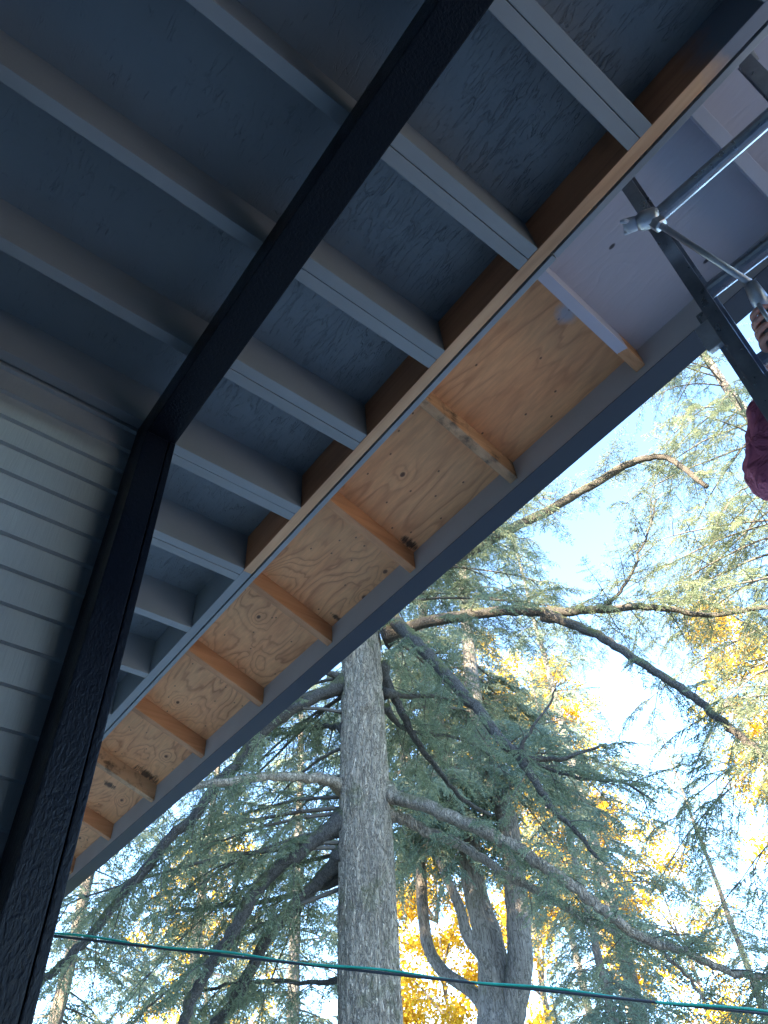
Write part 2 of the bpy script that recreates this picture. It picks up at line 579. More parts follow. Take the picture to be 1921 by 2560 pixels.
M['bark'] = bark('grey_fir_bark', (0.60, 0.47, 0.355), (0.80, 0.66, 0.51), 0.6, 19, 0.30, 1.0, 0.035)
M['bark_limb'] = bark('dark_limb_bark', (0.075, 0.066, 0.058), (0.19, 0.168, 0.148), 0.75, 28, 0.5, 0.8, 0.02)
M['bark_far'] = bark('brown_far_bark', (0.22, 0.185, 0.16), (0.42, 0.365, 0.32), 0.3, 13, 0.2, 0.8, 0.04)
M['twig'] = plain('twig_bark', (0.11, 0.095, 0.08), 0.9)


def leafmat(name, c0, c1, c2, transl=0.35, rough=0.6):
    m, n, l, b = mat(name)
    a = n.new('ShaderNodeAttribute')
    a.attribute_name = 'tint'
    r = ramp(n, [(0.0, c0), (0.5, c1), (1.0, c2)])
    l.new(a.outputs['Fac'], r.inputs[0])
    l.new(r.outputs[0], b.inputs['Base Color'])
    b.inputs['Roughness'].default_value = rough
    b.inputs['Specular IOR Level'].default_value = 0.3
    tr = n.new('ShaderNodeBsdfTranslucent')
    l.new(r.outputs[0], tr.inputs['Color'])
    mx = n.new('ShaderNodeMixShader')
    mx.inputs[0].default_value = transl
    l.new(b.outputs[0], mx.inputs[1])
    l.new(tr.outputs[0], mx.inputs[2])
    l.new(mx.outputs[0], n['Material Output'].inputs['Surface'])
    return m


M['needles'] = leafmat('fir_needles', (0.115, 0.150, 0.092), (0.220, 0.260, 0.160), (0.36, 0.375, 0.22), 0.5)
M['needles_far'] = leafmat('far_fir_needles', (0.12, 0.165, 0.125), (0.22, 0.27, 0.20), (0.33, 0.36, 0.24), 0.5)
M['maple'] = leafmat('yellow_maple_leaves', (0.46, 0.25, 0.014), (0.56, 0.37, 0.022), (0.60, 0.44, 0.05), 0.5)


def ground_mat():
    m, n, l, b = mat('gravel_and_grass')
    pos = coords(n, l, world=True)
    sp = n.new('ShaderNodeSeparateXYZ')
    l.new(pos, sp.inputs[0])
    d = mth(n, l, 'SQRT', mth(n, l, 'ADD', mth(n, l, 'MULTIPLY', sp.outputs[0], sp.outputs[0]), mth(n, l, 'MULTIPLY', sp.outputs[1], sp.outputs[1])))
    d = mth(n, l, 'ADD', d, mth(n, l, 'MULTIPLY', noise(n, l, pos, 0.5, 4), 3.0))
    e = n.new('ShaderNodeMapRange')
    e.inputs['From Min'].default_value = 14.0
    e.inputs['From Max'].default_value = 15.0
    l.new(d, e.inputs['Value'])
    gr = ramp(n, [(0.3, (0.52, 0.47, 0.42)), (0.7, (0.68, 0.62, 0.55))])  # unseen ground, kept pale to bounce light up to the eave
    l.new(noise(n, l, pos, 35, 5, 0.7), gr.inputs[0])
    gs = ramp(n, [(0.3, (0.05, 0.075, 0.03)), (0.7, (0.12, 0.13, 0.05))])
    l.new(noise(n, l, pos, 5, 6, 0.7), gs.inputs[0])
    wv = mth(n, l, 'MULTIPLY', noise(n, l, pos, 1.5, 4), 0.5)
    side = mth(n, l, 'MULTIPLY', mth(n, l, 'LESS_THAN', mth(n, l, 'ADD', sp.outputs[0], wv), 1.6), mth(n, l, 'LESS_THAN', mth(n, l, 'ADD', sp.outputs[1], wv), -2.9))  # unseen lawn area, put in dark to cut bounce on the joist sides
    lawn = mth(n, l, 'MAXIMUM', e.outputs[0], side)
    l.new(mixc(n, l, lawn, gr.outputs[0], gs.outputs[0]), b.inputs['Base Color'])
    b.inputs['Roughness'].default_value = 0.95
    return m


M['ground'] = ground_mat()


# ------------------------------------------------------------------ object helpers
def tag(o, label, cat, group=None):
    o['label'] = label
    o['category'] = cat
    if group:
        o['group'] = group
    return o


def empty(name, loc):
    o = bpy.data.objects.new(name, None)
    o.location = loc
    o.empty_display_size = 0.2
    COL.objects.link(o)
    return o


def link(name, me, parent=None, loc=None):
    o = bpy.data.objects.new(name, me)
    COL.objects.link(o)
    if loc is not None:
        o.location = loc
    if parent is not None:
        o.parent = parent
    return o


def wloc(o):
    v = Vector(o.location)
    while o.parent:
        o = o.parent
        v += Vector(o.location)
    return v


class MB:
    def __init__(s):
        s.v, s.f = [], []

    def poly(s, pts, faces):
        k = len(s.v)
        s.v += [tuple(p) for p in pts]
        s.f += [tuple(i + k for i in f) for f in faces]

    def box(s, a, b):
        (x0, y0, z0), (x1, y1, z1) = a, b
        s.poly([(x0, y0, z0), (x1, y0, z0), (x1, y1, z0), (x0, y1, z0), (x0, y0, z1), (x1, y0, z1), (x1, y1, z1), (x0, y1, z1)],
               [(0, 3, 2, 1), (4, 5, 6, 7), (0, 1, 5, 4), (1, 2, 6, 5), (2, 3, 7, 6), (3, 0, 4, 7)])

    def obox(s, p0, p1, u, v, hu, hv):
        """box along p0-p1 with cross axes u, v (half sizes hu, hv)"""
        p0, p1, u, v = (np.array(q, float) for q in (p0, p1, u, v))
        pts = [p + a * u * hu + b * v * hv for p in (p0, p1) for a, b in ((-1, -1), (1, -1), (1, 1), (-1, 1))]
        s.poly(pts, [(3, 2, 1, 0), (4, 5, 6, 7), (0, 1, 5, 4), (1, 2, 6, 5), (2, 3, 7, 6), (3, 0, 4, 7)])

    def prism_xz(s, prof, y0, y1):
        n = len(prof)
        s.poly([(x, y0, z) for x, z in prof] + [(x, y1, z) for x, z in prof],
               [tuple(range(n)), tuple(range(2 * n - 1, n - 1, -1))] + [(i, i + n, (i + 1) % n + n, (i + 1) % n) for i in range(n)])

    def tube(s, pts, radii, seg=8, cap=True, wob=0.0, seed=0):
        pts = np.array(pts, float)
        n = len(pts)
        if np.isscalar(radii):
            radii = [radii] * n
        rg = np.random.default_rng(seed)
        t = np.gradient(pts, axis=0)
        t /= np.linalg.norm(t, axis=1)[:, None] + 1e-12
        up = np.array([0, 0, 1.0]) if abs(t[0][2]) < 0.9 else np.array([1.0, 0, 0])
        u = np.cross(t[0], up)
        u /= np.linalg.norm(u)
        k = len(s.v)
        for i in range(n):
            u = u - t[i] * (u @ t[i])
            u /= np.linalg.norm(u)
            v = np.cross(t[i], u)
            for j in range(seg):
                a = 2 * PI * j / seg
                r = radii[i] * (1 + wob * (rg.random() - 0.5))
                s.v.append(tuple(pts[i] + r * (math.cos(a) * u + math.sin(a) * v)))
        for i in range(n - 1):
            for j in range(seg):
                a, b = k + i * seg + j, k + i * seg + (j + 1) % seg
                s.f.append((a, b, b + seg, a + seg))
        if cap:
            s.f.append(tuple(k + j for j in range(seg - 1, -1, -1)))
            s.f.append(tuple(k + (n - 1) * seg + j for j in range(seg)))

    def build(s, name, m, parent=None, bevel=0.0, smooth=False, seg=2, loc=None):
        """vertices are given in world coordinates; the mesh is stored about its parent (or loc)"""
        off = Vector(loc) if loc is not None else Vector((0, 0, 0))
        base = wloc(parent) if parent is not None else Vector((0, 0, 0))
        me = bpy.data.meshes.new(name)
        me.from_pydata([tuple(Vector(p) - base - off) for p in s.v], [], s.f)
        bm = bmesh.new()
        bm.from_mesh(me)
        if bevel > 0:
            es = [e for e in bm.edges if len(e.link_faces) == 2 and e.calc_face_angle(0) > 0.6]
            bmesh.ops.bevel(bm, geom=es, offset=bevel, segments=seg, affect='EDGES', profile=0.7, clamp_overlap=True)
        bmesh.ops.recalc_face_normals(bm, faces=bm.faces)
        bm.to_mesh(me)
        bm.free()
        me.materials.append(m)
        if smooth:
            me.polygons.foreach_set('use_smooth', [True] * len(me.polygons))
        return link(name, me, parent, off)


# ------------------------------------------------------------------ ground
mb = MB()
N = 24
xs = np.concatenate([-np.geomspace(900, 6, 12), [0], np.geomspace(6, 900, 12)])
vv = [(x, y, GZ) for x in xs for y in xs]
k = len(xs)
mb.poly(vv, [(i * k + j, (i + 1) * k + j, (i + 1) * k + j + 1, i * k + j + 1) for i in range(k - 1) for j in range(k - 1)])
g = mb.build('ground', M['ground'])
g['kind'] = 'structure'

# ------------------------------------------------------------------ the house with its porch ceiling and eave
house = tag(empty('house', (0, 0, GZ)), 'slate grey clapboard house with open joist porch ceiling and half painted eave', 'house')
JZ, OZ = 2.0, 2.184                # underside of the joists, underside of the strand board
RX = 0.968                         # inner face of the rim

# siding: overlapping boards, one wall facing the porch, one turning the corner, one behind the porch
def lap_wall(p0, p1, nrm, z0, z1, exp=0.1015, zref=1.789, step=0.015):
    p0, p1, nrm = np.array(p0, float), np.array(p1, float), np.array(nrm, float)
    k0 = math.floor((z0 - zref) / exp)
    prof = []
    k = k0
    while zref + k * exp < z1:
        za, zb = zref + k * exp, zref + (k + 1) * exp
        prof += [(step, max(za, z0)), (0.0, min(zb, z1))]
        k += 1
    m = MB()
    pts = [tuple(np.array([p[0], p[1], 0]) + np.array([nrm[0], nrm[1], 0]) * o + np.array([0, 0, z])) for p in (p0, p1) for o, z in prof]
    n = len(prof)
    m.poly(pts, [(i, i + 1, i + 1 + n, i + n) for i in range(n - 1)])
    # back sheet gives the wall its thickness
    back = [tuple(np.array([p[0], p[1], z]) - np.array([nrm[0], nrm[1], 0]) * 0.14) for p in (p0, p1) for z in (z0, z1)]
    m.poly(back, [(0, 1, 3, 2)])
    return m


lap_wall((-3.2, 1.583), (0.345, 1.583), (0, -1), GZ, OZ).build('siding_wall', M['siding'], house)
lap_wall((0.405, 1.60), (0.405, 12.0), (1, 0), GZ, 6.5).build('siding_wall', M['siding'], house)
lap_wall((-3.2, -5.0), (-3.2, 1.57), (1, 0), GZ, OZ).build('siding_wall', M['siding'], house)  # unseen back wall, added; it blocks light from behind
lap_wall((-3.2, -2.4), (0.95, -2.4), (0, 1), GZ, OZ).build('siding_wall', M['roof'], house)  # unseen wing wall, added dark to keep light off the joist sides
mb = MB()
mb.box((-3.2, -5.0, GZ), (0.93, -2.56, JZ - 0.01))
mb.build('light_blocking_wing', M['roof'], house)  # unseen block behind that wall, added to shut out side light
mb = MB()
mb.box((-9, 1.75, OZ + 0.03), (0.26, 12.0, 6.5))
mb.box((-9, -5.0, OZ + 0.03), (-3.35, 1.74, 6.5))
mb.build('unseen_storey', M['siding'], house)  # unseen storey, made taller to shade the near trunk
mb = MB()
mb.prism_xz([(-9.5, 6.51), (0.9, 6.51), (-4.3, 10.4)], 1.2, 12.5)
mb.build('roof', M['roof'], house)  # unseen roof, ridge raised to shade the near trunk

mb = MB()
for i in range(30):
    mb.box((-3.19 + 0.145 * i, -2.38, GZ - 0.05), (-3.19 + 0.145 * i + 0.14, 1.56, GZ + 0.12))
mb.build('porch_deck', M['deck'], house, bevel=0.003)  # unseen deck, added to control the bounce light under the ceiling

# corner boards at the end of the wall (two boards lapped at the corner)
mb = MB()
mb.box((0.333, 1.437, GZ), (0.4065, 1.57, 1.856))
cp = mb.build('corner_post', M['navy'], house, bevel=0.004)
mb = MB()
mb.box((0.4085, 1.4345, GZ), (0.4285, 1.64, 1.856))
mb.build('corner_board', M['navy'], cp, bevel=0.003)
mb = MB()
mb.box((0.334, -2.41, 1.857), (0.4282, 1.571, JZ))
mb.build('beam', M['navy'], house, bevel=0.004)
mb = MB()
mb.box((0.333, -2.385, GZ), (0.4285, -2.29, 1.856))
mb.build('porch_post', M['navy'], house, bevel=0.004)

# strand board ceiling (deck over the porch)
mb = MB()
mb.box((-3.2, -5.0, OZ), (RX + 0.02, 8.0, OZ + 0.02))
mb.build('ceiling_board', M['osb'], house)

# joists: one every 16 inches; a second one is sistered to each beyond the beam
SP = 0.4045
jy = [-0.030 + SP * k for k in range(-12, 16)]


def slab(name, a, b, m, bevel=0.003):
    """one board, mesh about its own low corner so that it can be copied"""
    o = MB()
    o.box((0, 0, 0), tuple(b[i] - a[i] for i in range(3)))
    ob = o.build(name, m, None, bevel=bevel)
    ob.location = Vector(a) - wloc(house)
    ob.parent = house
    return ob


def copy_at(o, a):
    c = o.copy()
    COL.objects.link(c)
    c.location = Vector(a) - wloc(house)
    c.parent = house
    return c


j0 = None
for k, y in enumerate(jy):
    if y > 1.5:
        continue
    a = (-3.15, y, JZ)
    if j0 is None:
        j0 = slab('joist', a, (RX + 0.001, y + 0.0385, OZ + 0.004), M['joist'])
    else:
        copy_at(j0, a)
copy_at(j0, (-3.15 - 0.575, 1.5215, JZ))
j1 = None
for k, y in enumerate(jy):
    if y <= 1.5:
        continue
    a = (0.42, y, JZ)
    if j1 is None:
        j1 = slab('joist', a, (RX + 0.001, y + 0.0385, OZ + 0.004), M['joist'])
    else:
        copy_at(j1, a)
s0 = None
for k, y in enumerate(jy):
    if y > 2.1:
        continue
    a = (0.40 if y < 1.3 else 0.43, y - 0.0405, JZ + (0.0015 if k % 2 else -0.001))
    if y < 1.3:
        if s0 is None:
            s0 = slab('joist', a, (RX + 0.001, y - 0.0018, OZ + 0.003), M['joist'])
            s1 = None
        else:
            copy_at(s0, a)
    else:
        if s1 is None:
            s1 = slab('joist', a, (RX + 0.001, y - 0.0018, OZ + 0.003), M['joist'])
        else:
            copy_at(s1, a)

# rim: new raw board, then the old painted board further along; grey trim outside it
mb = MB()
mb.box((RX, -5.0, JZ - 0.001), (RX + 0.038, 1.962, OZ + 0.15))
mb.build('rim_board', M['rim'], house, bevel=0.003)
mb = MB()
mb.box((RX + 0.002, 1.964, JZ + 0.002), (RX + 0.04, 8.0, OZ + 0.15))
o = mb.build('rim_board', M['joist'], house, bevel=0.003)
o['label'] = 'older rim board still painted slate grey'
for y0, y1, d in ((-5.0, 0.318, 0.0), (0.3215, 1.968, 0.0), (1.971, 8.0, 0.002)):
    mb = MB()
    mb.box((1.0125, y0, JZ - 0.004 + d), (1.031, y1, 2.42))
    mb.build('trim_board', M['trim'] if y1 < 3 else M['joist'], house, bevel=0.0025)

# sloping skirt eave: plywood on 2x4 lookouts, fascia and gutter
SL = 0.351
zt = lambda x: 2.17 - SL * (x - 1.59)
for y0, y1, m, lab in ((-5.0, -0.785, 'ply_straight', None), (-0.783, 1.6375, 'ply_straight', 'plywood freshly painted grey, tinted with lens flare, at one end and bare at the other'),
                       (1.6395, 4.083, 'ply_wavy', None), (4.085, 8.0, 'ply_wavy', None)):
    mb = MB()
    mb.prism_xz([(1.026, zt(1.026)), (1.592, zt(1.592)), (1.592, zt(1.592) + 0.016), (1.026, zt(1.026) + 0.016)], y0, y1)
    o = mb.build('soffit_panel', M[m], house)
    if lab:
        o['label'] = lab
mb = MB()
mb.prism_xz([(1.026, zt(1.026) + 0.02), (1.70, zt(1.70) + 0.02), (1.70, zt(1.70) + 0.035), (1.026, zt(1.026) + 0.035)], -5.0, 8.0)
mb.build('eave_shingles', M['roof'], house)
loy = [1.621 + 0.6065 * k for k in range(-10, 11)]
lo0 = None
for k, y in enumerate(loy):
    kk = k - 10
    key = 'fresh' if kk <= -3 else 'lookout_half' if kk == -2 else 'lookout_mouldy' if kk in (4, -1) else 'lookout'
    mb = MB()
    dz = 0.095
    x0, x1 = 1.0315, 1.589
    mb.prism_xz([(x0, zt(x0) - 0.0005), (x1, zt(x1) - 0.0005), (x1, zt(x1) - dz), (x0, zt(x0) - dz)], 0, 0.0375)
    o = mb.build('lookout', M[key], None, bevel=0.002)
    o.location = Vector((0, y, 0)) - wloc(house)
    o.parent = house
    if kk == -2:
        o['label'] = 'lookout freshly painted grey except its bare orange tip'
    if kk == 4:
        o['label'] = 'lookout blotched with black mould'
FX = 1.59
mb = MB()
mb.box((FX, -5.0, 2.0435), (FX + 0.019, 8.0, 2.21))
mb.build('fascia', M['fascia'], house, bevel=0.002)
# gutter: flat bottom, rolled outer lip
mb = MB()
gp = [(FX - 0.001, 2.0425), (FX - 0.001, 2.0395), (FX + 0.093, 2.040), (FX + 0.100, 2.075), (FX + 0.122, 2.105), (FX + 0.126, 2.15), (FX + 0.116, 2.152),
      (FX + 0.112, 2.11), (FX + 0.092, 2.082), (FX + 0.086, 2.046), (FX + 0.025, 2.046), (FX + 0.025, 2.16), (FX + 0.0195, 2.16), (FX + 0.0195, 2.0425)]
n = len(gp)
mb.poly([(x, -5.0, z) for x, z in gp] + [(x, 8.0, z) for x, z in gp], [(i, i + n, (i + 1) % n + n, (i + 1) % n) for i in range(n)])
mb.build('gutter', M['gutter'], house)


# ------------------------------------------------------------------ ladder
ladder = tag(empty('extension_ladder', (2.28, 0.42, GZ)), 'aluminium extension ladder leaning up into the painted end of the eave', 'ladder')
LD = np.array([0.092, 0.030, -0.289])
LD /= np.linalg.norm(LD)            # down the rails
P1 = np.array([1.15, 0.0726, 1.964])  # left joint of the highest rung in view
LY = np.array([0, 1.0, 0]) - LD * LD[1]
LY /= np.linalg.norm(LY)            # across the ladder
LN = np.cross(LY, LD)               # normal
if LN[0] < 0:
    LN = -LN                        # towards the climber (+X)
WID = 0.385
top, bot = -0.24, 2.9


def rail(name, cen, a, b, face, m):
    """I-section rail: web and two flanges"""
    o = MB()
    p0, p1 = cen + LD * a, cen + LD * b
    o.obox(p0, p1, LY, LN, 0.0022, 0.040)
    for s in (-1, 1):
        o.obox(p0 + LN * s * 0.0395 + LY * face * 0.014, p1 + LN * s * 0.0395 + LY * face * 0.014, LY, LN, 0.0175, 0.0022)
    return o.build(name, m, ladder, bevel=0.0008, seg=1)


cl = P1 + LY * 0.022
cr = P1 - LY * (WID - 0.0)
rail('fly_rail', cl, top, bot, -1, M['alu'])
rail('fly_rail', cr, top, bot, 1, M['alu'])
bl = P1 + LY * 0.046 + LN * 0.074
br = P1 - LY * (WID + 0.03) + LN * 0.074
BT = 0.325
BB = (GZ - bl[2]) / LD[2]
rail('base_rail', bl, BT, BB, -1, M['alu'])
rail('base_rail', br, BT, BB, 1, M['alu'])
for k in range(0, 10):
    o = MB()
    c = P1 + LD * 0.305 * k
    o.tube([c + LY * 0.02, c - LY * (WID - 0.002)], 0.0215, 16)
    for q, s in ((0.012, 1), (-(WID - 0.008), -1)):
        o.tube([c + LY * q, c + LY * (q - s * 0.014)], 0.0265, 16)
    o.build('rung', M['alu'], ladder, smooth=False)
for k in range(2, 12):
    o = MB()
    c = bl + LD * (0.305 * k - 0.10)
    if (c + LD * 0.05)[2] < GZ + 0.1:
        continue
    o.tube([c - LY * 0.002, c - LY * (WID + 0.08)], 0.0185, 12)
    o.build('rung', M['alu'], ladder)
for cc in (cl, cr):
    o = MB()
    o.obox(cc + LD * (top - 0.012), cc + LD * (top + 0.03), LY, LN, 0.017, 0.039)
    o.build('end_cap', M['plastic'], ladder, bevel=0.004)
for cc, s in ((bl, -1), (br, 1)):
    o = MB()
    o.obox(cc + LD * (BT - 0.012) + LY * s * 0.008, cc + LD * (BT + 0.03) + LY * s * 0.008, LY, LN, 0.019, 0.038)
    o.build('end_cap', M['plastic'], ladder, bevel=0.006)
    o = MB()
    o.obox(cc + LD * (BB - 0.10), cc + LD * (BB - 0.0), LY, LN, 0.022, 0.05)
    o.build('foot', M['plastic'], ladder, bevel=0.006)
for cc, s in ((bl, -1), (br, 1)):       # guide brackets that hold the fly section on the base
    o = MB()
    o.obox(cc + LD * 0.36 - LN * 0.05, cc + LD * 0.44 - LN * 0.05, LY, LN, 0.026, 0.012)
    o.build('guide_bracket', M['steel'], ladder, bevel=0.003)


# ------------------------------------------------------------------ the person on the ladder
def skin_mesh(chains, sub=2):
    """chains: list of lists of (point, radius); the first point of a chain snaps to an existing vertex where one is that close"""
    vs, rs, es = [], [], []

    def vid(p, r):
        for i, q in enumerate(vs):
            if (Vector(p) - Vector(q)).length < 1e-4:
                return i
        vs.append(tuple(p))
        rs.append(r)
        return len(vs) - 1
    for ch in chains:
        prev = None
        for p, r in ch:
            i = vid(p, r)
            if prev is not None and i != prev:
                es.append((prev, i))
            prev = i
    me = bpy.data.meshes.new('skel')
    me.from_pydata(vs, es, [])
    ob = bpy.data.objects.new('skel', me)
    COL.objects.link(ob)
    md = ob.modifiers.new('s', 'SKIN')
    md.use_smooth_shade = True
    sv = me.skin_vertices[0].data
    for i, r in enumerate(rs):
        sv[i].radius = (r, r)
        sv[i].use_root = (i == 0)
    ss = ob.modifiers.new('u', 'SUBSURF')
    ss.levels = ss.render_levels = sub
    dg = bpy.context.evaluated_depsgraph_get()
    dg.update()
    out = bpy.data.meshes.new_from_object(ob.evaluated_get(dg))
    bpy.data.objects.remove(ob)
    bpy.data.meshes.remove(me)
    return out


def join_meshes(name, meshes, m, parent):
    bm = bmesh.new()
    for x in meshes:
        bm.from_mesh(x)
        bpy.data.meshes.remove(x)
    base = wloc(parent)
    bmesh.ops.translate(bm, verts=bm.verts, vec=-base)
    me = bpy.data.meshes.new(name)
    bm.to_mesh(me)
    bm.free()
    me.materials.clear()
    me.materials.append(m)
    me.polygons.foreach_set('use_smooth', [True] * len(me.polygons))
    me.polygons.foreach_set('material_index', [0] * len(me.polygons))
    return link(name, me, parent)


V = lambda *a: Vector(a)
person = tag(empty('person', (2.05, -0.02, GZ)), 'person in a maroon sweatshirt on the ladder, reaching up with a spray wand', 'person')
hip, chest, neckp, headc = V(2.02, -0.10, 0.93), V(1.86, -0.09, 1.27), V(1.80, -0.08, 1.48), V(1.755, -0.08, 1.665)
def at(u, v, x):
    d = ray(u, v)
    return Vector(d * x / d[0])


shR, elR, wrR = V(1.80, 0.12, 1.40), at(1922, 1188, 1.53), at(1921, 985, 1.44)
shL, elL, wrL = V(1.79, -0.28, 1.43), V(1.58, -0.24, 1.26), V(1.375, -0.005, 1.41)
kneeR, ankR = V(1.86, 0.06, 0.52), V(1.93, 0.06, 0.10)
kneeL, ankL = V(1.90, -0.20, 0.50), V(1.95, -0.20, 0.10)
chains = [[(hip, .125), (chest, .125), (neckp, .060), (V(1.785, -0.08, 1.56), .056), (headc + V(.02, 0, -.02), .060)],
          [(chest, .12), (shR, .062), ((shR + elR) / 2, .050), (elR, .042), ((elR + wrR) / 2, .037), (wrR, .028), (wrR.lerp(at(1893, 938, 1.42), .6), .027)],
          [(chest, .12), (shL, .062), ((shL + elL) / 2, .050), (elL, .042), ((elL + wrL) / 2, .037), (wrL, .028), (wrL.lerp(at(1908, 822, 1.31), .6), .027)],
          [(hip, .125), (hip.lerp(kneeR, .2) + V(0, .06, 0), .085), (kneeR, .055), (kneeR.lerp(ankR, .4), .052), (ankR, .036), (ankR + V(-.10, 0, -.06), .034)],
          [(hip, .125), (hip.lerp(kneeL, .2) + V(0, -.06, 0), .085), (kneeL, .055), (kneeL.lerp(ankL, .4), .052), (ankL, .036), (ankL + V(-.10, 0, -.06), .034)]]
# right hand: palm behind the rail, fingers hooked round its outer edge; left hand: closed on the gun's grip
palmR = at(1890, 936, 1.415)
kn = [at(1852, 896, 1.395), at(1851, 914, 1.395), at(1854, 930, 1.398), at(1862, 944, 1.402)]
fing = [[(palmR, .020), (wrR, .026)]]
fmesh = []
for i, q in enumerate(kn):
    L = (1.0, 1.08, 1.0, 0.82)[i]
    a = palmR.lerp(q, .45) + V(.006, -.002, 0)
    ch = [(a, .0105), (q, .0098), (q + V(-.022, -.006, .003) * L, .0090), (q + V(-.034, -.024, .004) * L, .0080), (q + V(-.030, -.040, .003) * L, .0068)]
    fmesh.append(skin_mesh([ch], 2))
th = [(wrR.lerp(palmR, .5) + V(.004, -.012, 0), .014), (palmR + V(.0, -.03, .0), .0125), (palmR + V(-.01, -.05, .02), .0105), (palmR + V(-.024, -.058, .04), .0085)]
fmesh.append(skin_mesh([th], 2))
fmesh.append(skin_mesh([[(wrR, .026), (wrR.lerp(palmR, .5), .027), (palmR, .027), (palmR.lerp(kn[1], .6), .021)]], 2))
GH0, GH1 = at(1938, 868, 1.30), at(1912, 772, 1.255)       # the gun's grip, lower and upper end
palmL = GH0.lerp(GH1, .45) + V(.030, -.008, .002)
fmesh.append(skin_mesh([[(wrL, .026), (wrL.lerp(palmL, .5), .027), (palmL, .026), (palmL + V(-.006, .004, .026), .023)]], 2))
for i in range(4):
    t = 0.16 + 0.225 * i
    g0 = GH0.lerp(GH1, t)
    L = (0.84, 0.98, 1.06, 1.0)[i]
    a = palmL.lerp(g0, .35) + V(0, .012, -.006 + .004 * i)
    ch = [(a, .0105), (g0 + V(.010, .026, .002), .0098), (g0 + V(-.022, .022, .004) * L, .0088), (g0 + V(-.026, -.004, .004) * L, .0080), (g0 + V(-.010, -.018, .003) * L, .0068)]
    fmesh.append(skin_mesh([ch], 2))
fmesh.append(skin_mesh([[(palmL + V(.008, -.016, .004), .0135), (GH1 + V(.030, -.022, -.004), .012), (GH1 + V(.006, -.030, .004), .0098), (GH1 + V(-.014, -.028, .008), .0080)]], 2))
def head_mesh(c):
    """head with brow, eye sockets, nose, cheeks, chin; the face looks along -X"""
    bm = bmesh.new()
    bmesh.ops.create_uvsphere(bm, u_segments=48, v_segments=36, radius=1.0)
    G = lambda y, z, y0, z0, sy, sz: math.exp(-((y - y0) / sy) ** 2 - ((z - z0) / sz) ** 2)
    for v in bm.verts:
        x, y, z = v.co
        low = max(0.0, -z)
        px, py, pz = x * .096, y * .076 * (1 - .30 * low ** 1.5), z * .118
        if x > 0:
            px *= 1 - .30 * low                      # nape
        else:
            px *= 1 - .10 * low
            f = min(1.0, -x * 1.6)
            px -= f * (.026 * G(py, pz, 0, -.022, .013, .024) + .010 * G(py, pz, 0, .004, .010, .03))   # nose
            px -= f * (.006 * G(py, pz, 0, .030, .05, .012) + .012 * G(py, pz, 0, -.100, .026, .018))    # brow, chin
            px -= f * (.007 * G(py, pz, 0, -.062, .024, .006) + .006 * G(py, pz, 0, -.074, .022, .006))  # lips
            for s in (-1, 1):
                px += f * .012 * G(py, pz, s * .031, .010, .015, .011)
                px -= f * .005 * G(py, pz, s * .042, -.022, .018, .02)
        v.co = (c[0] + px, c[1] + py, c[2] + pz)
    me = bpy.data.meshes.new('head')
    bm.to_mesh(me)
    bm.free()
    return me


hd = head_mesh(headc)
ears = [skin_mesh([[(headc + V(.005, s * .082, .01), .012), (headc + V(.012, s * .094, -.012), .014), (headc + V(.005, s * .086, -.032), .008)]], 1) for s in (-1, 1)]
body = join_meshes('body', [skin_mesh(chains, 2), hd] + ears + fmesh, M['skin'], person)
eyem = plain('eye', (.16, .12, .10), .2)
for s in (-1, 1):
    eyes = MB()
    c = headc + V(-.0735, s * .031, .010)
    eyes.tube([c + V(.008, 0, 0), c + V(.002, 0, 0), c + V(-.004, 0, 0), c + V(-.007, 0, 0)], [.011, .012, .009, .004], 12)
    eyes.build('eye', eyem, body, smooth=True)
bm = bmesh.new()
bmesh.ops.create_uvsphere(bm, u_segments=40, v_segments=30, radius=1.0)
for v in bm.verts:
    x, y, z = v.co
    q = 1.10 + .03 * math.sin(23 * x + 17 * y) * math.sin(19 * z)
    v.co = headc + V(x * .096 * q, y * .077 * q, z * .118 * q)
bmesh.ops.delete(bm, geom=[v for v in bm.verts if (v.co.z - headc.z) < .055 + (v.co.x - headc.x) * -0.95], context='VERTS')
hm_ = bpy.data.meshes.new('hair')
bm.to_mesh(hm_)
bm.free()
join_meshes('hair', [hm_], M['hair'], body)
# sweatshirt: loose sleeves gathered below the elbow; the right sleeve hangs full at the elbow
k1 = elR + V(.006, .004, -.016)
slv = [[(hip + V(.03, 0, -.19), .165), (hip + V(.02, 0, -.08), .160), (hip + V(0, 0, .05), .150), (chest, .150), (neckp + V(.01, 0, -.07), .095)],
       [(chest, .145), (shR, .085), (shR.lerp(elR, .5) + V(0, .005, -.012), .080), (k1, .088), (elR.lerp(wrR, .38) + V(0, .004, -.006), .060), (elR.lerp(wrR, .80), .045), (elR.lerp(wrR, .95), .036)],
       [(chest, .145), (shL, .085), (shL.lerp(elL, .5), .074), (elL, .066), (elL.lerp(wrL, .5), .052), (elL.lerp(wrL, .95), .038)]]
shirt = join_meshes('sweatshirt', [skin_mesh(slv, 3)], M['sleeve'], body)
tx = bpy.data.textures.new('folds', 'CLOUDS')
tx.noise_scale = 0.055
tx.noise_depth = 1
tx.noise_basis = 'IMPROVED_PERLIN'
dm = shirt.modifiers.new('folds', 'DISPLACE')
dm.texture = tx
dm.strength = 0.045
dm.mid_level = 0.5
leg = [[(hip + V(-.04, 0, .14), .135), (hip + V(-.01, 0, .05), .140), (hip, .138)]]
for kn_, an in ((kneeR, ankR), (kneeL, ankL)):
    s = .06 if kn_ is kneeR else -.06
    leg.append([(hip, .138), (hip.lerp(kn_, .28) + V(0, s * 1.1, 0), .095), (kn_, .075), (kn_.lerp(an, .5), .070), (an + V(0, 0, .01), .058)])
join_meshes('trousers', [skin_mesh(leg, 2)], M['trousers'], body)
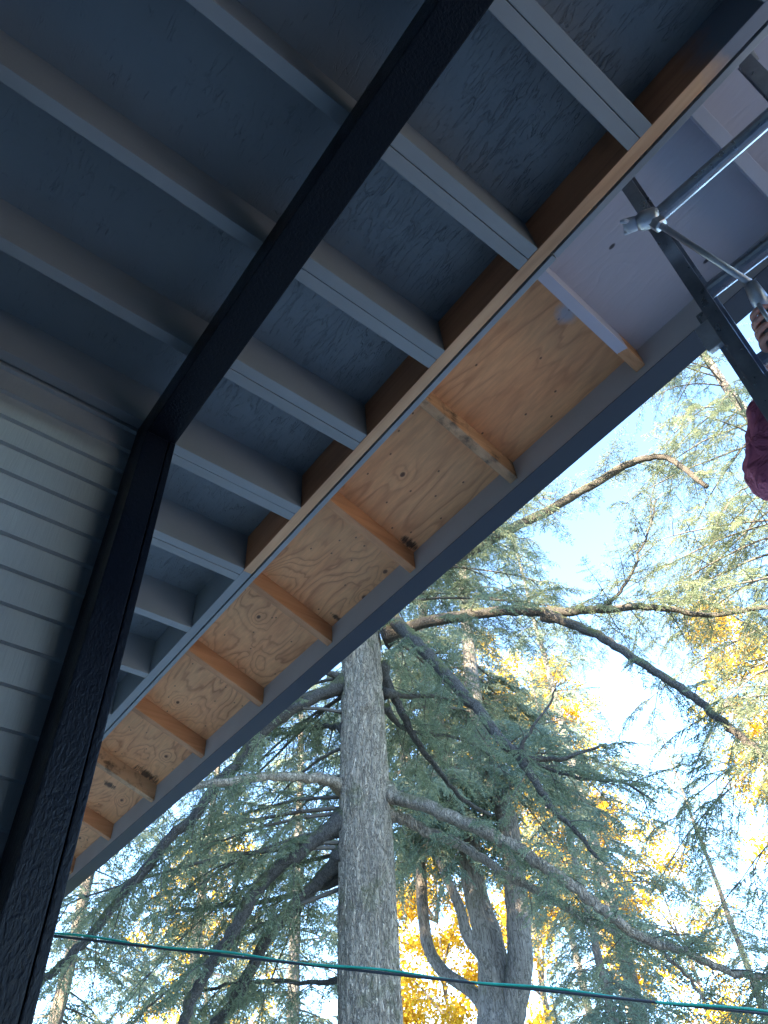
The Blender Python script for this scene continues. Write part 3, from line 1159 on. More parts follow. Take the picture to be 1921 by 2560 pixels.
for an in (ankR, ankL):
    join_meshes('boot', [skin_mesh([[(an + V(.02, 0, .03), .052), (an + V(.015, 0, -.08), .050), (an + V(-.09, 0, -.11), .046), (an + V(-.17, 0, -.115), .038)]], 2)], M['boot'], body)

# spray gun with an extension wand
gun = tag(empty('spray_gun', tuple(GH1)), 'paint spray gun with long metal wand and lumpy spattered nozzle, held between the rungs', 'spray gun')
tip = V(1.065, 0.075, 1.818)
wb = at(1874, 706, 1.20)
mb = MB()
mb.tube([GH0, GH0.lerp(GH1, .5), GH1], [.014, .016, .017], 12)
mb.build('grip', M['plastic'], gun, smooth=True)
mb = MB()
mb.tube([GH1 + V(.012, 0, -.006), GH1.lerp(wb, .4), wb], [.020, .019, .014], 14)
mb.build('gun_body', M['steel'], gun, smooth=True)
mb = MB()
q = GH1 + V(-.036, .004, -.04)
mb.tube([GH1 + V(-.022, .002, .0), q, q + V(.012, .004, -.03)], .005, 8)
mb.build('trigger', M['steel'], gun, smooth=True)
mb = MB()
mb.tube([wb, wb.lerp(tip, .5), tip], [.0085, .0080, .0085], 12)
mb.build('wand', M['steel'], gun, smooth=True)
wd = (tip - wb).normalized()
mb = MB()
mb.tube([tip - wd * .03, tip - wd * .028, tip + wd * .004, tip + wd * .006], [.016, .019, .019, .016], 6)
mb.build('wand_nut', M['steel'], gun)
sw = V(-.35, .75, .25).normalized()
t2 = tip + wd * .012
mb = MB()
mb.tube([t2 - sw * .022, t2 - sw * .012, t2 + sw * .022, t2 + sw * .034], [.018, .025, .025, .017], 12)
mb.build('swivel', M['steel'], gun, smooth=True)
t3 = t2 + sw * .036
mb = MB()
mb.tube([t3 - sw * .01, t3, t3 + sw * .018, t3 + sw * .030], [.014, .019, .020, .010], 12)
ax = sw.cross(wd).normalized()
for s in (-1, 1):
    mb.tube([t3 + sw * .012 + ax * s * .012, t3 + sw * .024 + ax * s * .022, t3 + sw * .034 + ax * s * .024], [.006, .007, .005], 8)
mb.build('tip_guard', plain('pale_plastic', (.40, .43, .52), .5), gun, smooth=True)
mb = MB()
hs = [GH0 + V(0.0, 0, 0), GH0 + V(.02, .0, -.06), V(1.40, .02, 1.16), V(1.62, -.02, .6), V(1.72, -.35, -.2), V(1.9, -.55, -1.2), V(2.2, -.8, GZ + .02)]
mb.tube(hs, .006, 8)
mb.build('hose', M['plastic'], gun, smooth=True)


# ------------------------------------------------------------------ trees
def spray_lib(n, L, bl, w, rg, twig=True, step=0.05, fine=3):
    """n variants of a flat conifer spray along +x; each an (m, 4, 3) array of needle quads"""
    lib = []
    for _ in range(n):
        Q = []

        def lance(a, b, ww):
            d = b - a
            ln = np.linalg.norm(d)
            if ln < 1e-6:
                return
            r = rg.normal(size=3)
            sd = np.cross(d / ln, r)
            sd /= np.linalg.norm(sd) + 1e-9
            m = a + d * 0.45
            Q.append([a, m + sd * ww, b, m - sd * ww])
        nn = max(3, int(L / step))
        sag = rg.uniform(0.05, 0.35)
        cur = rg.uniform(-0.2, 0.2)
        P = lambda t: np.array([L * t, cur * L * t * t, -sag * L * t * t])
        for i in range(nn):
            lance(P(i / nn), P((i + 1.25) / nn), w * 0.55)
            for s in (-1, 1):
                if rg.random() < 0.12:
                    continue
                t = (i + rg.random() * 0.8) / nn
                l2 = bl * (1.05 - 0.8 * t) * rg.uniform(0.6, 1.2)
                an = rg.uniform(0.75, 1.15)
                d = np.array([math.cos(an), s * math.sin(an), rg.normal(0, 0.22) - 0.1])
                a = P(t)
                b = a + d * l2 + np.array([0, 0, -0.15 * l2])
                m = a + d * l2 * 0.5
                lance(a, m * 0.98 + b * 0.02, w * 0.5)
                lance(a + (b - a) * 0.35, b, w * 0.5)
                for q in range(fine):
                    tt = rg.uniform(0.25, 0.9)
                    c = a + (b - a) * tt
                    s2 = 1 if q % 2 else -1
                    a2 = an * s + s2 * rg.uniform(0.6, 1.0)
                    d2 = np.array([math.cos(a2), math.sin(a2), rg.normal(0, 0.3)])
                    lance(c, c + d2 * l2 * rg.uniform(0.25, 0.5) * (1.1 - 0.5 * tt), w * 0.45)
        lib.append(np.array(Q))
    return lib


class Foliage:
    def __init__(s, lib, seed=0):
        s.lib = lib
        s.items = []          # (variant, origin, 3x3 frame, scale, tint)
        s.tw = MB()
        s.rg = np.random.default_rng(seed)

    def spray(s, p, d, scale, tint, up=(0, 0, 1)):
        d = np.array(d, float)
        d /= np.linalg.norm(d) + 1e-9
        up = np.array(up, float) + s.rg.normal(0, 0.25, 3)
        y = np.cross(up, d)
        if np.linalg.norm(y) < 0.05:
            y = np.cross(np.array([1.0, 0.3, 0]), d)
        y /= np.linalg.norm(y)
        z = np.cross(d, y)
        s.items.append((int(s.rg.integers(len(s.lib))), np.array(p, float), np.stack([d, y, z], 1) * scale, tint))

    def secondary(s, p, d, L, droop, tint, step=0.085, ssc=0.5, r=0.008, hang=0.0, seg=7, tw=True):
        """a small side branch with sprays on both sides"""
        rg = s.rg
        d = np.array(d, float)
        d /= np.linalg.norm(d)
        pts = []
        q = np.array(p, float)
        dd = d.copy()
        for i in range(seg + 1):
            pts.append(q.copy())
            dd = dd + np.array([0, 0, -droop / seg]) + rg.normal(0, 0.05, 3)
            dd /= np.linalg.norm(dd)
            q = q + dd * L / seg
        pts = np.array(pts)
        if tw:
            s.tw.tube(pts, [r * (1 - 0.8 * i / seg) for i in range(seg + 1)], 4, cap=False)
        nsp = max(2, int(L / step))
        for i in range(nsp):
            t = 0.12 + 0.88 * (i + rg.random()) / nsp
            f = t * seg
            k = min(int(f), seg - 1)
            a = pts[k] + (pts[k + 1] - pts[k]) * (f - k)
            T = pts[k + 1] - pts[k]
            T /= np.linalg.norm(T)
            S = np.cross(T, [0, 0, 1.0])
            S /= np.linalg.norm(S) + 1e-9
            for sd in (-1, 1):
                if rg.random() < 0.15:
                    continue
                an = rg.uniform(0.6, 1.1)
                v = T * math.cos(an) + S * sd * math.sin(an) + np.array([0, 0, rg.normal(0.0, 0.15) - hang * rg.random()])
                s.spray(a, v, ssc * (1.15 - 0.55 * t) * rg.uniform(0.7, 1.2), float(np.clip(tint + rg.normal(0, 0.13), 0, 1)))
        s.spray(pts[-1], pts[-1] - pts[-2], ssc * 0.8, tint)
        return pts

    def clothe(s, pts, start=0.3, gap=0.22, L=(0.6, 1.3), droop=0.5, tint=0.45, ssc=0.5, hang=0.2, step=0.085, bare=0.0, dirbias=None, upb=0.0):
        """side branches along a limb polyline"""
        rg = s.rg
        pts = np.array(pts, float)
        seg = np.linalg.norm(np.diff(pts, axis=0), axis=1)
        cum = np.concatenate([[0], np.cumsum(seg)])
        tot = cum[-1]
        x = tot * start
        sd = 1
        while x < tot:
            k = min(np.searchsorted(cum, x) - 1, len(seg) - 1)
            k = max(k, 0)
            a = pts[k] + (pts[k + 1] - pts[k]) * ((x - cum[k]) / seg[k])
            T = (pts[k + 1] - pts[k]) / seg[k]
            S = np.cross(T, [0, 0, 1.0])
            S /= np.linalg.norm(S) + 1e-9
            t = x / tot
            if rg.random() > bare:
                an = rg.uniform(0.7, 1.2)
                v = T * math.cos(an) + S * sd * math.sin(an) + np.array([0, 0, rg.normal(0, 0.2) + upb])
                if dirbias is not None:
                    v = v + np.array(dirbias)
                ll = rg.uniform(*L) * (1.1 - 0.6 * max(0, t - 0.3))
                s.secondary(a, v, ll, droop * rg.uniform(0.5, 1.4), float(np.clip(tint + rg.normal(0, 0.12), 0, 1)), ssc=ssc, hang=hang, step=step)
            sd = -sd
            x += gap * rg.uniform(0.5, 1.5)

    def mesh(s, name, origin, leaf, twig):
        origin = np.array(origin, float)
        Vs, tint = [], []
        for v in range(len(s.lib)):
            it = [i for i in s.items if i[0] == v]
            if not it:
                continue
            O = np.array([i[1] for i in it]) - origin
            Fm = np.array([i[2] for i in it])
            q = s.lib[v].reshape(-1, 3)
            P = np.einsum('nij,mj->nmi', Fm, q) + O[:, None, :]
            Vs.append(P.reshape(-1, 3))
            tint.append(np.repeat(np.array([i[3] for i in it]), len(q)))
        Vn = np.concatenate(Vs)
        tn = np.concatenate(tint)
        tn = np.clip(tn + np.repeat(s.rg.normal(0, 0.06, len(tn) // 4), 4), 0, 1)
        nq = len(Vn) // 4
        tv = np.array(s.tw.v, float).reshape(-1, 3) - origin if s.tw.v else np.zeros((0, 3))
        tf = np.array(s.tw.f, int).reshape(-1, 4) if s.tw.f else np.zeros((0, 4), int)
        allv = np.concatenate([Vn, tv])
        loops = np.concatenate([np.arange(nq * 4), (tf + nq * 4).ravel()])
        npoly = nq + len(tf)
        me = bpy.data.meshes.new(name)
        me.vertices.add(len(allv))
        me.vertices.foreach_set('co', allv.ravel())
        me.loops.add(len(loops))
        me.loops.foreach_set('vertex_index', loops.astype(np.int32))
        me.polygons.add(npoly)
        me.polygons.foreach_set('loop_start', (np.arange(npoly) * 4).astype(np.int32))
        me.polygons.foreach_set('material_index', np.concatenate([np.zeros(nq, np.int32), np.ones(len(tf), np.int32)]))
        me.update(calc_edges=True)
        at = me.attributes.new('tint', 'FLOAT', 'POINT')
        at.data.foreach_set('value', np.concatenate([tn, np.full(len(tv), 0.3)]).astype(np.float32))
        me.materials.append(leaf)
        me.materials.append(twig)
        return me


def catmull(pts, n=6):
    pts = [np.array(p, float) for p in pts]
    P = [2 * pts[0] - pts[1]] + pts + [2 * pts[-1] - pts[-2]]
    out = []
    for i in range(1, len(P) - 2):
        for k in range(n):
            t = k / n
            a, b, c, d = P[i - 1], P[i], P[i + 1], P[i + 2]
            out.append(0.5 * ((2 * b) + (c - a) * t + (2 * a - 5 * b + 4 * c - d) * t * t + (3 * b - 3 * c + d - a) * t ** 3))
    out.append(pts[-1])
    return np.array(out)


def bumpy_trunk(pts, radii, seg=40, seed=1, burls=()):
    """trunk surface with real furrows and swellings"""
    mb = MB()
    rg = np.random.default_rng(seed)
    pts = np.array(pts, float)
    n = len(pts)
    k = 0
    ph = rg.uniform(0, 6.28, 9)
    from mathutils import noise as mn
    for i in range(n):
        for j in range(seg):
            a = 2 * PI * j / seg
            z = pts[i][2]
            r = radii[i] * (1 + 0.025 * math.sin(3 * a + ph[0] + z * 0.7) + 0.018 * math.sin(7 * a + ph[1] - z * 1.3))
            if seg > 100:
                cx, cy = math.cos(a) * 7.5, math.sin(a) * 7.5
                w1 = mn.noise((cx * .5, cy * .5, z * 1.7)) * 1.2
                f1 = abs(mn.noise((cx + w1, cy - w1, z * 2.4 + w1)))
                f2 = abs(mn.noise((cx * 2.3 + 9 + w1, cy * 2.3, z * 6.0)))
                r += 0.020 * min(f1 * 3.2, 1.0) + 0.009 * min(f2 * 3, 1.0) - 0.022
            x, y = math.cos(a), math.sin(a)
            for (ba, bz, bw, bh) in burls:
                da = (a - ba + PI) % (2 * PI) - PI
                r += bh * math.exp(-((da * radii[i]) ** 2 + (z - bz) ** 2) / (bw * bw))
            mb.v.append((pts[i][0] + r * x, pts[i][1] + r * y, z))
    for i in range(n - 1):
        for j in range(seg):
            a, b = i * seg + j, i * seg + (j + 1) % seg
            mb.f.append((a, b, b + seg, a + seg))
    return mb


LIB_NEAR = spray_lib(14, 0.5, 0.20, 0.024, np.random.default_rng(3), step=0.055, fine=1)
LIB_FAR = spray_lib(10, 0.5, 0.24, 0.045, np.random.default_rng(5), step=0.09, fine=1)

# ---- the near fir: straight grey trunk, limbs traced one by one
D0 = 9.0
tb = W(918, 2200, D0)
near = tag(empty('fir_tree', (tb[0], tb[1], GZ)), 'nearest fir with thick bare grey trunk and long mossy limbs below the eave', 'tree')
zs = np.concatenate([np.arange(GZ - 0.1, 8.4, 0.035), np.arange(8.4, 21, 0.7)])
ax0, ax1 = W(905, 1644, D0), W(926, 2554, D0)
tpts, trad = [], []
for z in zs:
    t = (z - ax1[2]) / (ax0[2] - ax1[2])
    c = ax1 + (ax0 - ax1) * min(max(t, -0.8), 3.5)
    tpts.append((c[0], c[1], z))
    trad.append(np.interp(z, [GZ, GZ + 0.5, 1.9, 3.3, 4.4, 5.5, 6.5, 20], [0.46, 0.385, 0.336, 0.330, 0.320, 0.302, 0.292, 0.05]))
toward = math.atan2(-tb[1], -tb[0])
burls = [(toward + a, W(910, v, D0)[2], bw, bh) for a, v, bw, bh in
         ((-0.55, 1655, .10, .05), (0.15, 1680, .09, .05), (0.10, 1795, .06, .06), (-0.6, 1960, .12, .03), (0.5, 1950, .12, .03), (0.5, 2180, .07, .03), (-0.7, 2120, .09, .03), (0.2, 2300, .12, .02), (-0.4, 2040, .08, .03))]
bumpy_trunk(tpts, trad, 180, 1, burls).build('trunk', M['bark'], near, smooth=True)

limbs = [  # pixel path with horizontal distance, width at start and end in pixels, foliage start, tint
    ([(960, 1590, 9.0), (1060, 1557, 8.8), (1180, 1536, 8.6), (1290, 1527, 8.5), (1370, 1531, 8.5), (1474, 1527, 8.6), (1600, 1517, 8.8), (1685, 1525, 9.0), (1769, 1538, 9.2), (1921, 1517, 9.4), (2060, 1500, 9.6)], 34, 9, .35),
    ([(930, 1480, 9.1), (981, 1543, 8.6), (1053, 1619, 8.3), (1137, 1712, 8.0), (1200, 1780, 7.9), (1264, 1860, 7.8), (1298, 1889, 7.8), (1327, 1936, 7.7), (1361, 1990, 7.7), (1390, 2031, 7.7), (1440, 2077, 7.7), (1500, 2150, 7.7)], 34, 8, .45),
    ([(950, 1660, 9.1), (985, 1740, 9.3), (1010, 1790, 9.4), (1040, 1850, 9.6), (1100, 1930, 9.9), (1160, 2000, 10.2), (1230, 2037, 10.5)], 26, 8, .55),
    ([(960, 1985, 9.0), (1005, 1997, 8.8), (1068, 2017, 8.6), (1135, 2046, 8.4), (1207, 2075, 8.2), (1279, 2113, 8.1), (1341, 2152, 8.0), (1411, 2200, 7.9), (1474, 2246, 7.9), (1541, 2301, 7.9), (1600, 2339, 8.0), (1660, 2364, 8.1), (1719, 2381, 8.2), (1782, 2415, 8.3), (1854, 2436, 8.4), (1921, 2444, 8.5), (2040, 2470, 8.7)], 36, 13, .45),
    ([(960, 2032, 9.0), (1005, 2046, 9.0), (1063, 2075, 8.9), (1135, 2104, 8.8), (1207, 2147, 8.7), (1279, 2195, 8.6), (1341, 2224, 8.5), (1411, 2267, 8.4), (1474, 2305, 8.4), (1516, 2318, 8.4), (1600, 2356, 8.4), (1643, 2373, 8.4), (1700, 2425, 8.4), (1760, 2500, 8.5)], 31, 7, .5),
    ([(930, 1500, 9.0), (1100, 1420, 9.2), (1221, 1352, 9.3), (1347, 1289, 9.4), (1474, 1217, 9.5), (1558, 1167, 9.6), (1613, 1146, 9.7), (1668, 1144, 9.8), (1697, 1163, 9.8), (1769, 1217, 9.9)], 36, 12, .3),
    ([(1368, 1533, 8.5), (1430, 1560, 8.4), (1512, 1597, 8.3), (1579, 1643, 8.2), (1668, 1699, 8.1), (1748, 1753, 8.1), (1811, 1808, 8.0), (1870, 1854, 8.0), (1921, 1896, 8.0), (2000, 1960, 8.0)], 24, 17, .35),
    ([(860, 1712, 9.0), (783, 1746, 8.9), (693, 1800, 8.8), (632, 1860, 8.7), (590, 1914, 8.6), (542, 1957, 8.5), (490, 2039, 8.4), (431, 2088, 8.3), (360, 2180, 8.2), (295, 2250, 8.2), (235, 2332, 8.2), (165, 2402, 8.2), (100, 2460, 8.2)], 30, 20, .3),
    ([(862, 1700, 9.0), (820, 1680, 8.9), (760, 1650, 8.8), (700, 1640, 8.7)], 20, 8, .4),
    ([(862, 1966, 9.0), (820, 1952, 8.7), (780, 1945, 8.5), (690, 1942, 8.2), (600, 1948, 8.0), (490, 1966, 7.8), (380, 1990, 7.7)], 30, 16, .5),
    ([(862, 2056, 9.0), (778, 2104, 8.9), (740, 2142, 8.8), (675, 2185, 8.8), (631, 2240, 8.7), (588, 2321, 8.7), (550, 2380, 8.7), (512, 2435, 8.7), (474, 2511, 8.7), (440, 2600, 8.7)], 38, 26, .35),
    ([(862, 2142, 9.0), (794, 2207, 9.2), (740, 2261, 9.3), (675, 2337, 9.4), (620, 2435, 9.5), (588, 2500, 9.5), (539, 2560, 9.5), (500, 2640, 9.5)], 36, 26, .35),
    ([(862, 2194, 9.1), (751, 2234, 9.6), (615, 2261, 10.0), (507, 2267, 10.3), (420, 2280, 10.5)], 18, 6, .2),
    ([(862, 2450, 9.1), (778, 2456, 9.6), (615, 2454, 10.0), (501, 2478, 10.3), (420, 2490, 10.5)], 14, 6, .2),
    ([(862, 1822, 9.0), (830, 1815, 9.3), (780, 1822, 9.6), (700, 1835, 10.2), (600, 1840, 10.6)], 18, 6, .25),
    ([(962, 1735, 9.1), (1040, 1740, 9.6), (1100, 1742, 10.0), (1180, 1765, 10.4), (1270, 1745, 10.8)], 16, 5, .2),
    ([(965, 1770, 9.1), (1010, 1820, 9.6), (1090, 1835, 10.0), (1160, 1850, 10.4), (1230, 1890, 10.8)], 14, 5, .2),
    ([(1500, 1527, 8.6), (1560, 1470, 8.4), (1590, 1400, 8.3), (1620, 1330, 8.2), (1640, 1250, 8.2)], 10, 4, .1),
    ([(1298, 1889, 7.8), (1330, 1820, 7.7), (1375, 1760, 7.7), (1390, 1720, 7.7)], 10, 4, .2),
    ([(1305, 1892, 7.8), (1380, 1900, 7.9), (1440, 1885, 8.0), (1520, 1860, 8.2)], 18, 6, .2),
    ([(1310, 1895, 7.8), (1370, 1920, 7.9), (1450, 1945, 8.0), (1560, 1960, 8.2), (1640, 2010, 8.3)], 12, 5, .2),
]
fn = Foliage(LIB_NEAR, 21)
limb_pts = []
for li, (path, w0, w1, fs) in enumerate(limbs):
    P = [W(*p) for p in path]
    Q = catmull(P, 5)
    n = len(Q)
    d0 = pxr(*path[0], w0)
    d1 = pxr(*path[-1], w1)
    rr = [d0 + (d1 - d0) * (i / (n - 1)) ** 0.8 for i in range(n)]
    jit = np.random.default_rng(li)
    Q = Q + np.concatenate([[np.zeros(3)], jit.normal(0, 0.009, (n - 1, 3))])
    for q, fq in enumerate((2.0, 1.55, 1.25, 1.1)):
        rr[q] *= fq
    mb = MB()
    mb.tube(Q, rr, 12, cap=True, wob=0.16, seed=li)
    mb.build('limb', M['bark_limb'] if li not in (3, 4, 9) else M['bark'], near, smooth=True)
    limb_pts.append(Q)

# foliage hung on the traced limbs: (limb, start, gap, length range, droop, hang, bare, tint)
for li, st, gap, L, dr, hg, bare, tint, upb in (
        (0, .15, .13, (.6, 1.4), .7, .5, .0, .40, .1), (1, .12, .20, (.5, 1.2), .5, .4, .1, .35, .0), (2, .25, .22, (.4, 1.0), .5, .3, .1, .45, 0),
        (3, .30, .17, (.5, 1.2), .4, .3, .15, .40, .1), (4, .30, .20, (.4, 1.1), .4, .3, .2, .45, .1), (5, .12, .13, (.5, 1.2), .3, .3, .0, .35, .2),
        (6, .35, .22, (.4, 1.0), .5, .3, .2, .35, 0), (7, .25, .19, (.6, 1.3), 1.6, .9, .1, .60, 0), (8, .3, .2, (.4, .9), .8, .5, 0, .45, 0),
        (9, .55, .2, (.4, 1.0), 1.2, .7, .2, .5, 0), (10, .2, .2, (.5, 1.2), 1.6, .9, .1, .45, 0), (11, .2, .2, (.5, 1.2), 1.6, .9, .1, .45, 0),
        (12, .15, .15, (.4, 1.0), .9, .6, 0, .4, 0), (13, .15, .15, (.4, 1.0), .9, .6, 0, .4, 0), (14, .15, .15, (.4, 1.0), .9, .6, 0, .45, 0),
        (15, .2, .15, (.4, .9), .6, .4, 0, .35, 0), (16, .2, .15, (.4, .9), .6, .4, 0, .35, 0), (17, .1, .12, (.3, .7), .1, .1, 0, .3, .3),
        (18, .2, .15, (.3, .6), .3, .2, .1, .35, 0), (19, .15, .14, (.4, .9), .4, .3, 0, .35, 0), (20, .15, .14, (.4, .9), .4, .3, 0, .4, 0)):
    fn.clothe(limb_pts[li], st, gap, L, dr, tint, 0.48, hg, bare=bare, upb=upb)


def bough(fol, base_pt, az, length, rise, bend, r, tint, seed, parent, **kw):
    """a procedural bough: rises a little, then droops; returns its polyline"""
    rg = np.random.default_rng(seed)
    d = np.array([math.cos(az), math.sin(az), rise])
    q = np.array(base_pt, float)
    pts = [q.copy()]
    n = 9
    for i in range(n):
        d = d / np.linalg.norm(d) + np.array([0, 0, -bend / n]) + rg.normal(0, 0.045, 3)
        d /= np.linalg.norm(d)
        q = q + d * length / n
        pts.append(q.copy())
    pts = np.array(pts)
    fol.tw.tube(pts, [r * (1 - 0.85 * i / n) for i in range(n + 1)], 6, cap=False)
    fol.clothe(pts, tint=tint, **kw)
    return pts


# boughs of the near fir that fill the crown behind and beside the traced limbs
rgb = np.random.default_rng(77)
axis = lambda z: np.array([np.interp(z, zs, [p[0] for p in tpts]), np.interp(z, zs, [p[1] for p in tpts]), z])
away = math.atan2(tb[1], tb[0])
for i in range(74):
    z = rgb.uniform(2.4, 12.0)
    if z < 5.8:
        a = away + rgb.uniform(.55, 1.9)
    else:
        a = away + rgb.uniform(-2.0, 2.0) if z < 8.5 else rgb.uniform(0, 2 * PI)
    if z < 5.8 and i % 2:
        continue
    bough(fn, axis(z), a, rgb.uniform(2.2, 4.2) * (1.0 if z < 10 else 0.75), rgb.uniform(-0.1, 0.35), rgb.uniform(0.5, 1.3), 0.03, rgb.uniform(.3, .65) + (.15 if z < 5.8 else 0), 900 + i, near,  # low boughs tinted paler to make up for the house's shade
          start=0.18, gap=0.22, L=(0.5, 1.3), droop=0.7, hang=0.5, ssc=0.52, step=0.09)
link('crown', fn.mesh('crown', near.location, M['needles'], M['twig']), near)
print('near sprays', len(fn.items))

# ---- the fir with several stems, further back
D1 = 15.0
b1 = W(1250, 2600, D1)
multi = tag(empty('fir_tree', (b1[0], b1[1], GZ)), 'dark fir that splits into four stems low down, behind the mossy limbs', 'tree')
stems = [
    [(1250, 2760, 15.0, 150), (1247, 2640, 15.0, 140), (1246, 2540, 15.0, 105), (1231, 2386, 15.1, 74), (1198, 2266, 15.2, 62), (1178, 2171, 15.3, 56), (1172, 2075, 15.4, 50), (1140, 2000, 15.6, 46), (1115, 1900, 15.7, 42), (1098, 1835, 15.8, 38), (1075, 1700, 16.0, 30), (1060, 1550, 16, 24), (1050, 1300, 16, 12)],
    [(1262, 2600, 15.0, 80), (1283, 2506, 14.9, 72), (1300, 2410, 14.8, 64), (1297, 2310, 14.8, 60), (1289, 2219, 14.8, 56), (1274, 2075, 14.9, 52), (1245, 1979, 15.0, 48), (1222, 1907, 15.0, 44), (1198, 1811, 15.1, 40), (1175, 1650, 15.2, 34), (1160, 1450, 15.3, 26), (1150, 1250, 15.3, 12)],
    [(1255, 2560, 14.9, 40), (1217, 2410, 14.6, 34), (1169, 2338, 14.5, 30), (1150, 2270, 14.5, 26), (1107, 2171, 14.5, 20), (1078, 2104, 14.6, 14)],
    [(1245, 2560, 15.1, 48), (1183, 2482, 15.4, 32), (1110, 2430, 15.7, 30), (1072, 2370, 15.9, 29), (1060, 2300, 16.0, 29), (1054, 2219, 16.1, 29), (1045, 2100, 16.2, 31), (1025, 1979, 16.3, 30), (1011, 1859, 16.4, 26), (1000, 1700, 16.5, 22), (990, 1500, 16.5, 12)],
]
fm = Foliage(LIB_FAR, 31)
for si, st in enumerate(stems):
    P = [W(u, v, d) for u, v, d, _ in st]
    wr = [pxr(u, v, d, ww) for u, v, d, ww in st]
    if si == 0:                                     # the shared butt runs down to the ground
        P = [np.array([P[0][0], P[0][1], GZ - .1]), np.array([P[0][0], P[0][1], GZ + .8])] + P
        wr = [wr[0] * 1.3, wr[0] * 1.08] + wr
    n0 = len(P)
    P = catmull(P, 5)
    wr = np.interp(np.linspace(0, n0 - 1, len(P)), range(n0), wr)
    mb = MB()
    mb.tube(P, list(wr), 18, wob=0.10, seed=si)
    mb.build('trunk', M['bark_far'], multi, smooth=True)
    if si != 2:
        rg = np.random.default_rng(50 + si)
        for i in range(38):
            k = int(rg.uniform(0.58, 0.98) * (len(P) - 1))
            bough(fm, P[k], rg.uniform(0, 2 * PI), rg.uniform(1.6, 3.6), rg.uniform(-0.2, 0.4), rg.uniform(0.6, 1.4), 0.03, rg.uniform(.25, .6), 1500 + si * 100 + i, multi,
                  start=0.12, gap=0.28, L=(0.6, 1.5), droop=0.8, hang=0.5, ssc=0.72, step=0.13)
link('crown', fm.mesh('crown', multi.location, M['needles_far'], M['twig']), multi)
print('multi sprays', len(fm.items))


# ---- other conifers: two grown once, copied with their parts
def conifer(name, base, H, r0, zlo, nb, Lm, seed, leaf, lib, ssc, gap, step, az=None, dens=1.0, lean=0.0, bark_m='bark_far', droop=(0.5, 1.2), rise=(-0.2, 0.3)):
    rg = np.random.default_rng(seed)
    t = empty(name, base)
    base = np.array(base, float)
    n = 14
    P = [base + np.array([lean * (i / n) ** 1.5 + rg.normal(0, .03), rg.normal(0, .03), H * i / n]) for i in range(n + 1)]
    mb = MB()
    mb.tube(catmull(P, 3), list(np.interp(np.linspace(0, 1, 3 * n + 1), [0, .04, 1], [r0 * 1.35, r0, r0 * .12])), 14, wob=.08, seed=seed)
    mb.build('trunk', M[bark_m], t, smooth=True)
    f = Foliage(lib, seed + 1)
    for i in range(nb):
        u = (i + rg.random()) / nb
        z = zlo + (H * 0.98 - zlo) * u
        a = rg.uniform(0, 2 * PI) if az is None else rg.uniform(*az)
        L = Lm * (1 - 0.85 * (u ** 1.3)) * rg.uniform(.7, 1.15) + 0.3
        c = np.array([np.interp(z, [p[2] - base[2] for p in P], [p[k] for p in P]) for k in range(2)] + [base[2] + z])
        bough(f, c, a, L, rg.uniform(*rise), rg.uniform(*droop), .035 * (1 - .6 * u), rg.uniform(.25, .6), seed * 100 + i, t,
              start=.15, gap=gap, L=(.25 * L, .42 * L), droop=.7, hang=.4, ssc=ssc, step=step)
    link('crown', f.mesh('crown', t.location, leaf, M['twig']), t)
    print(name, 'sprays', len(f.items))
    return t


def copy_tree(src, loc, rz, s):
    c = src.copy()
    COL.objects.link(c)
    c.location = loc
    c.rotation_euler = (0, 0, rz)
    c.scale = (s, s, s)
    for ch in src.children:
        d = ch.copy()
        COL.objects.link(d)
        d.parent = c
    return c


def gpt(u, v, D):
    p = W(u, v, D)
    return (p[0], p[1], GZ)


rt = conifer('fir_tree', (11.0, 1.7, GZ), 19.0, .22, 2.0, 84, 4.7, 5, M['needles'], LIB_NEAR, .52, .25, .10, az=(1.2, 4.2), droop=(.5, 1.0))
tag(rt, 'fir beyond the ladder whose loose boughs reach in from the right edge', 'tree')
ft = conifer('fir_tree', gpt(1565, 2400, 26), 27.0, .27, 3.0, 125, 3.6, 8, M['needles_far'], LIB_FAR, .95, .40, .22)
tag(ft, 'far fir with an orange sunlit strip of trunk, low between limbs at the right', 'tree')
trees_far = [((500, 2300, 24), 0.8, .80, 'far fir with thin pale trunk among yellow leaves left of the thick trunk'),
             ((200, 2300, 19), 2.1, .72, 'bushy fir low at the left, just right of the dark corner post'),
             ((740, 2300, 29), 3.3, 1.05, 'far fir half hidden behind the left edge of the thick trunk'),
             ((1420, 2300, 52), 5.2, 1.25, 'distant fir behind the yellow leaves, right of the forked fir'),
             ((1475, 2300, 22), 1.6, .60, 'slim dark fir between the forked fir and the open sky, before the yellow leaves'),
             ((1390, 2540, 15), 2.7, .19, 'small bushy dark green fir at the bottom, right of the forked fir'),
             ((1865, 2400, 27), .3, .58, 'fir low at the right edge, below the bright maple and open sky')]
for p, rz, s, lab in trees_far:
    c = copy_tree(ft, gpt(*p), rz, s)
    tag(c, lab, 'tree')

# unseen conifers added behind the house to keep the low sun off the near trees
for i, (x, y, s) in enumerate(((-16, -1, 1.0), (-17, 3, 1.05), (-16, 7, .95), (-18, 11, 1.05), (-16, 15, 1.0), (-19, 1, 1.05), (-19, 5, 1.05), (-20, 9, 1.0), (-14, 1.5, .95), (-13, 4.5, .9), (-16, -5.5, .85))):
    c = copy_tree(ft, (x, y, GZ), i * 1.3, s)
    tag(c, 'unseen conifer added behind the house to block the low sun', 'tree', 'added conifers that block the sun')


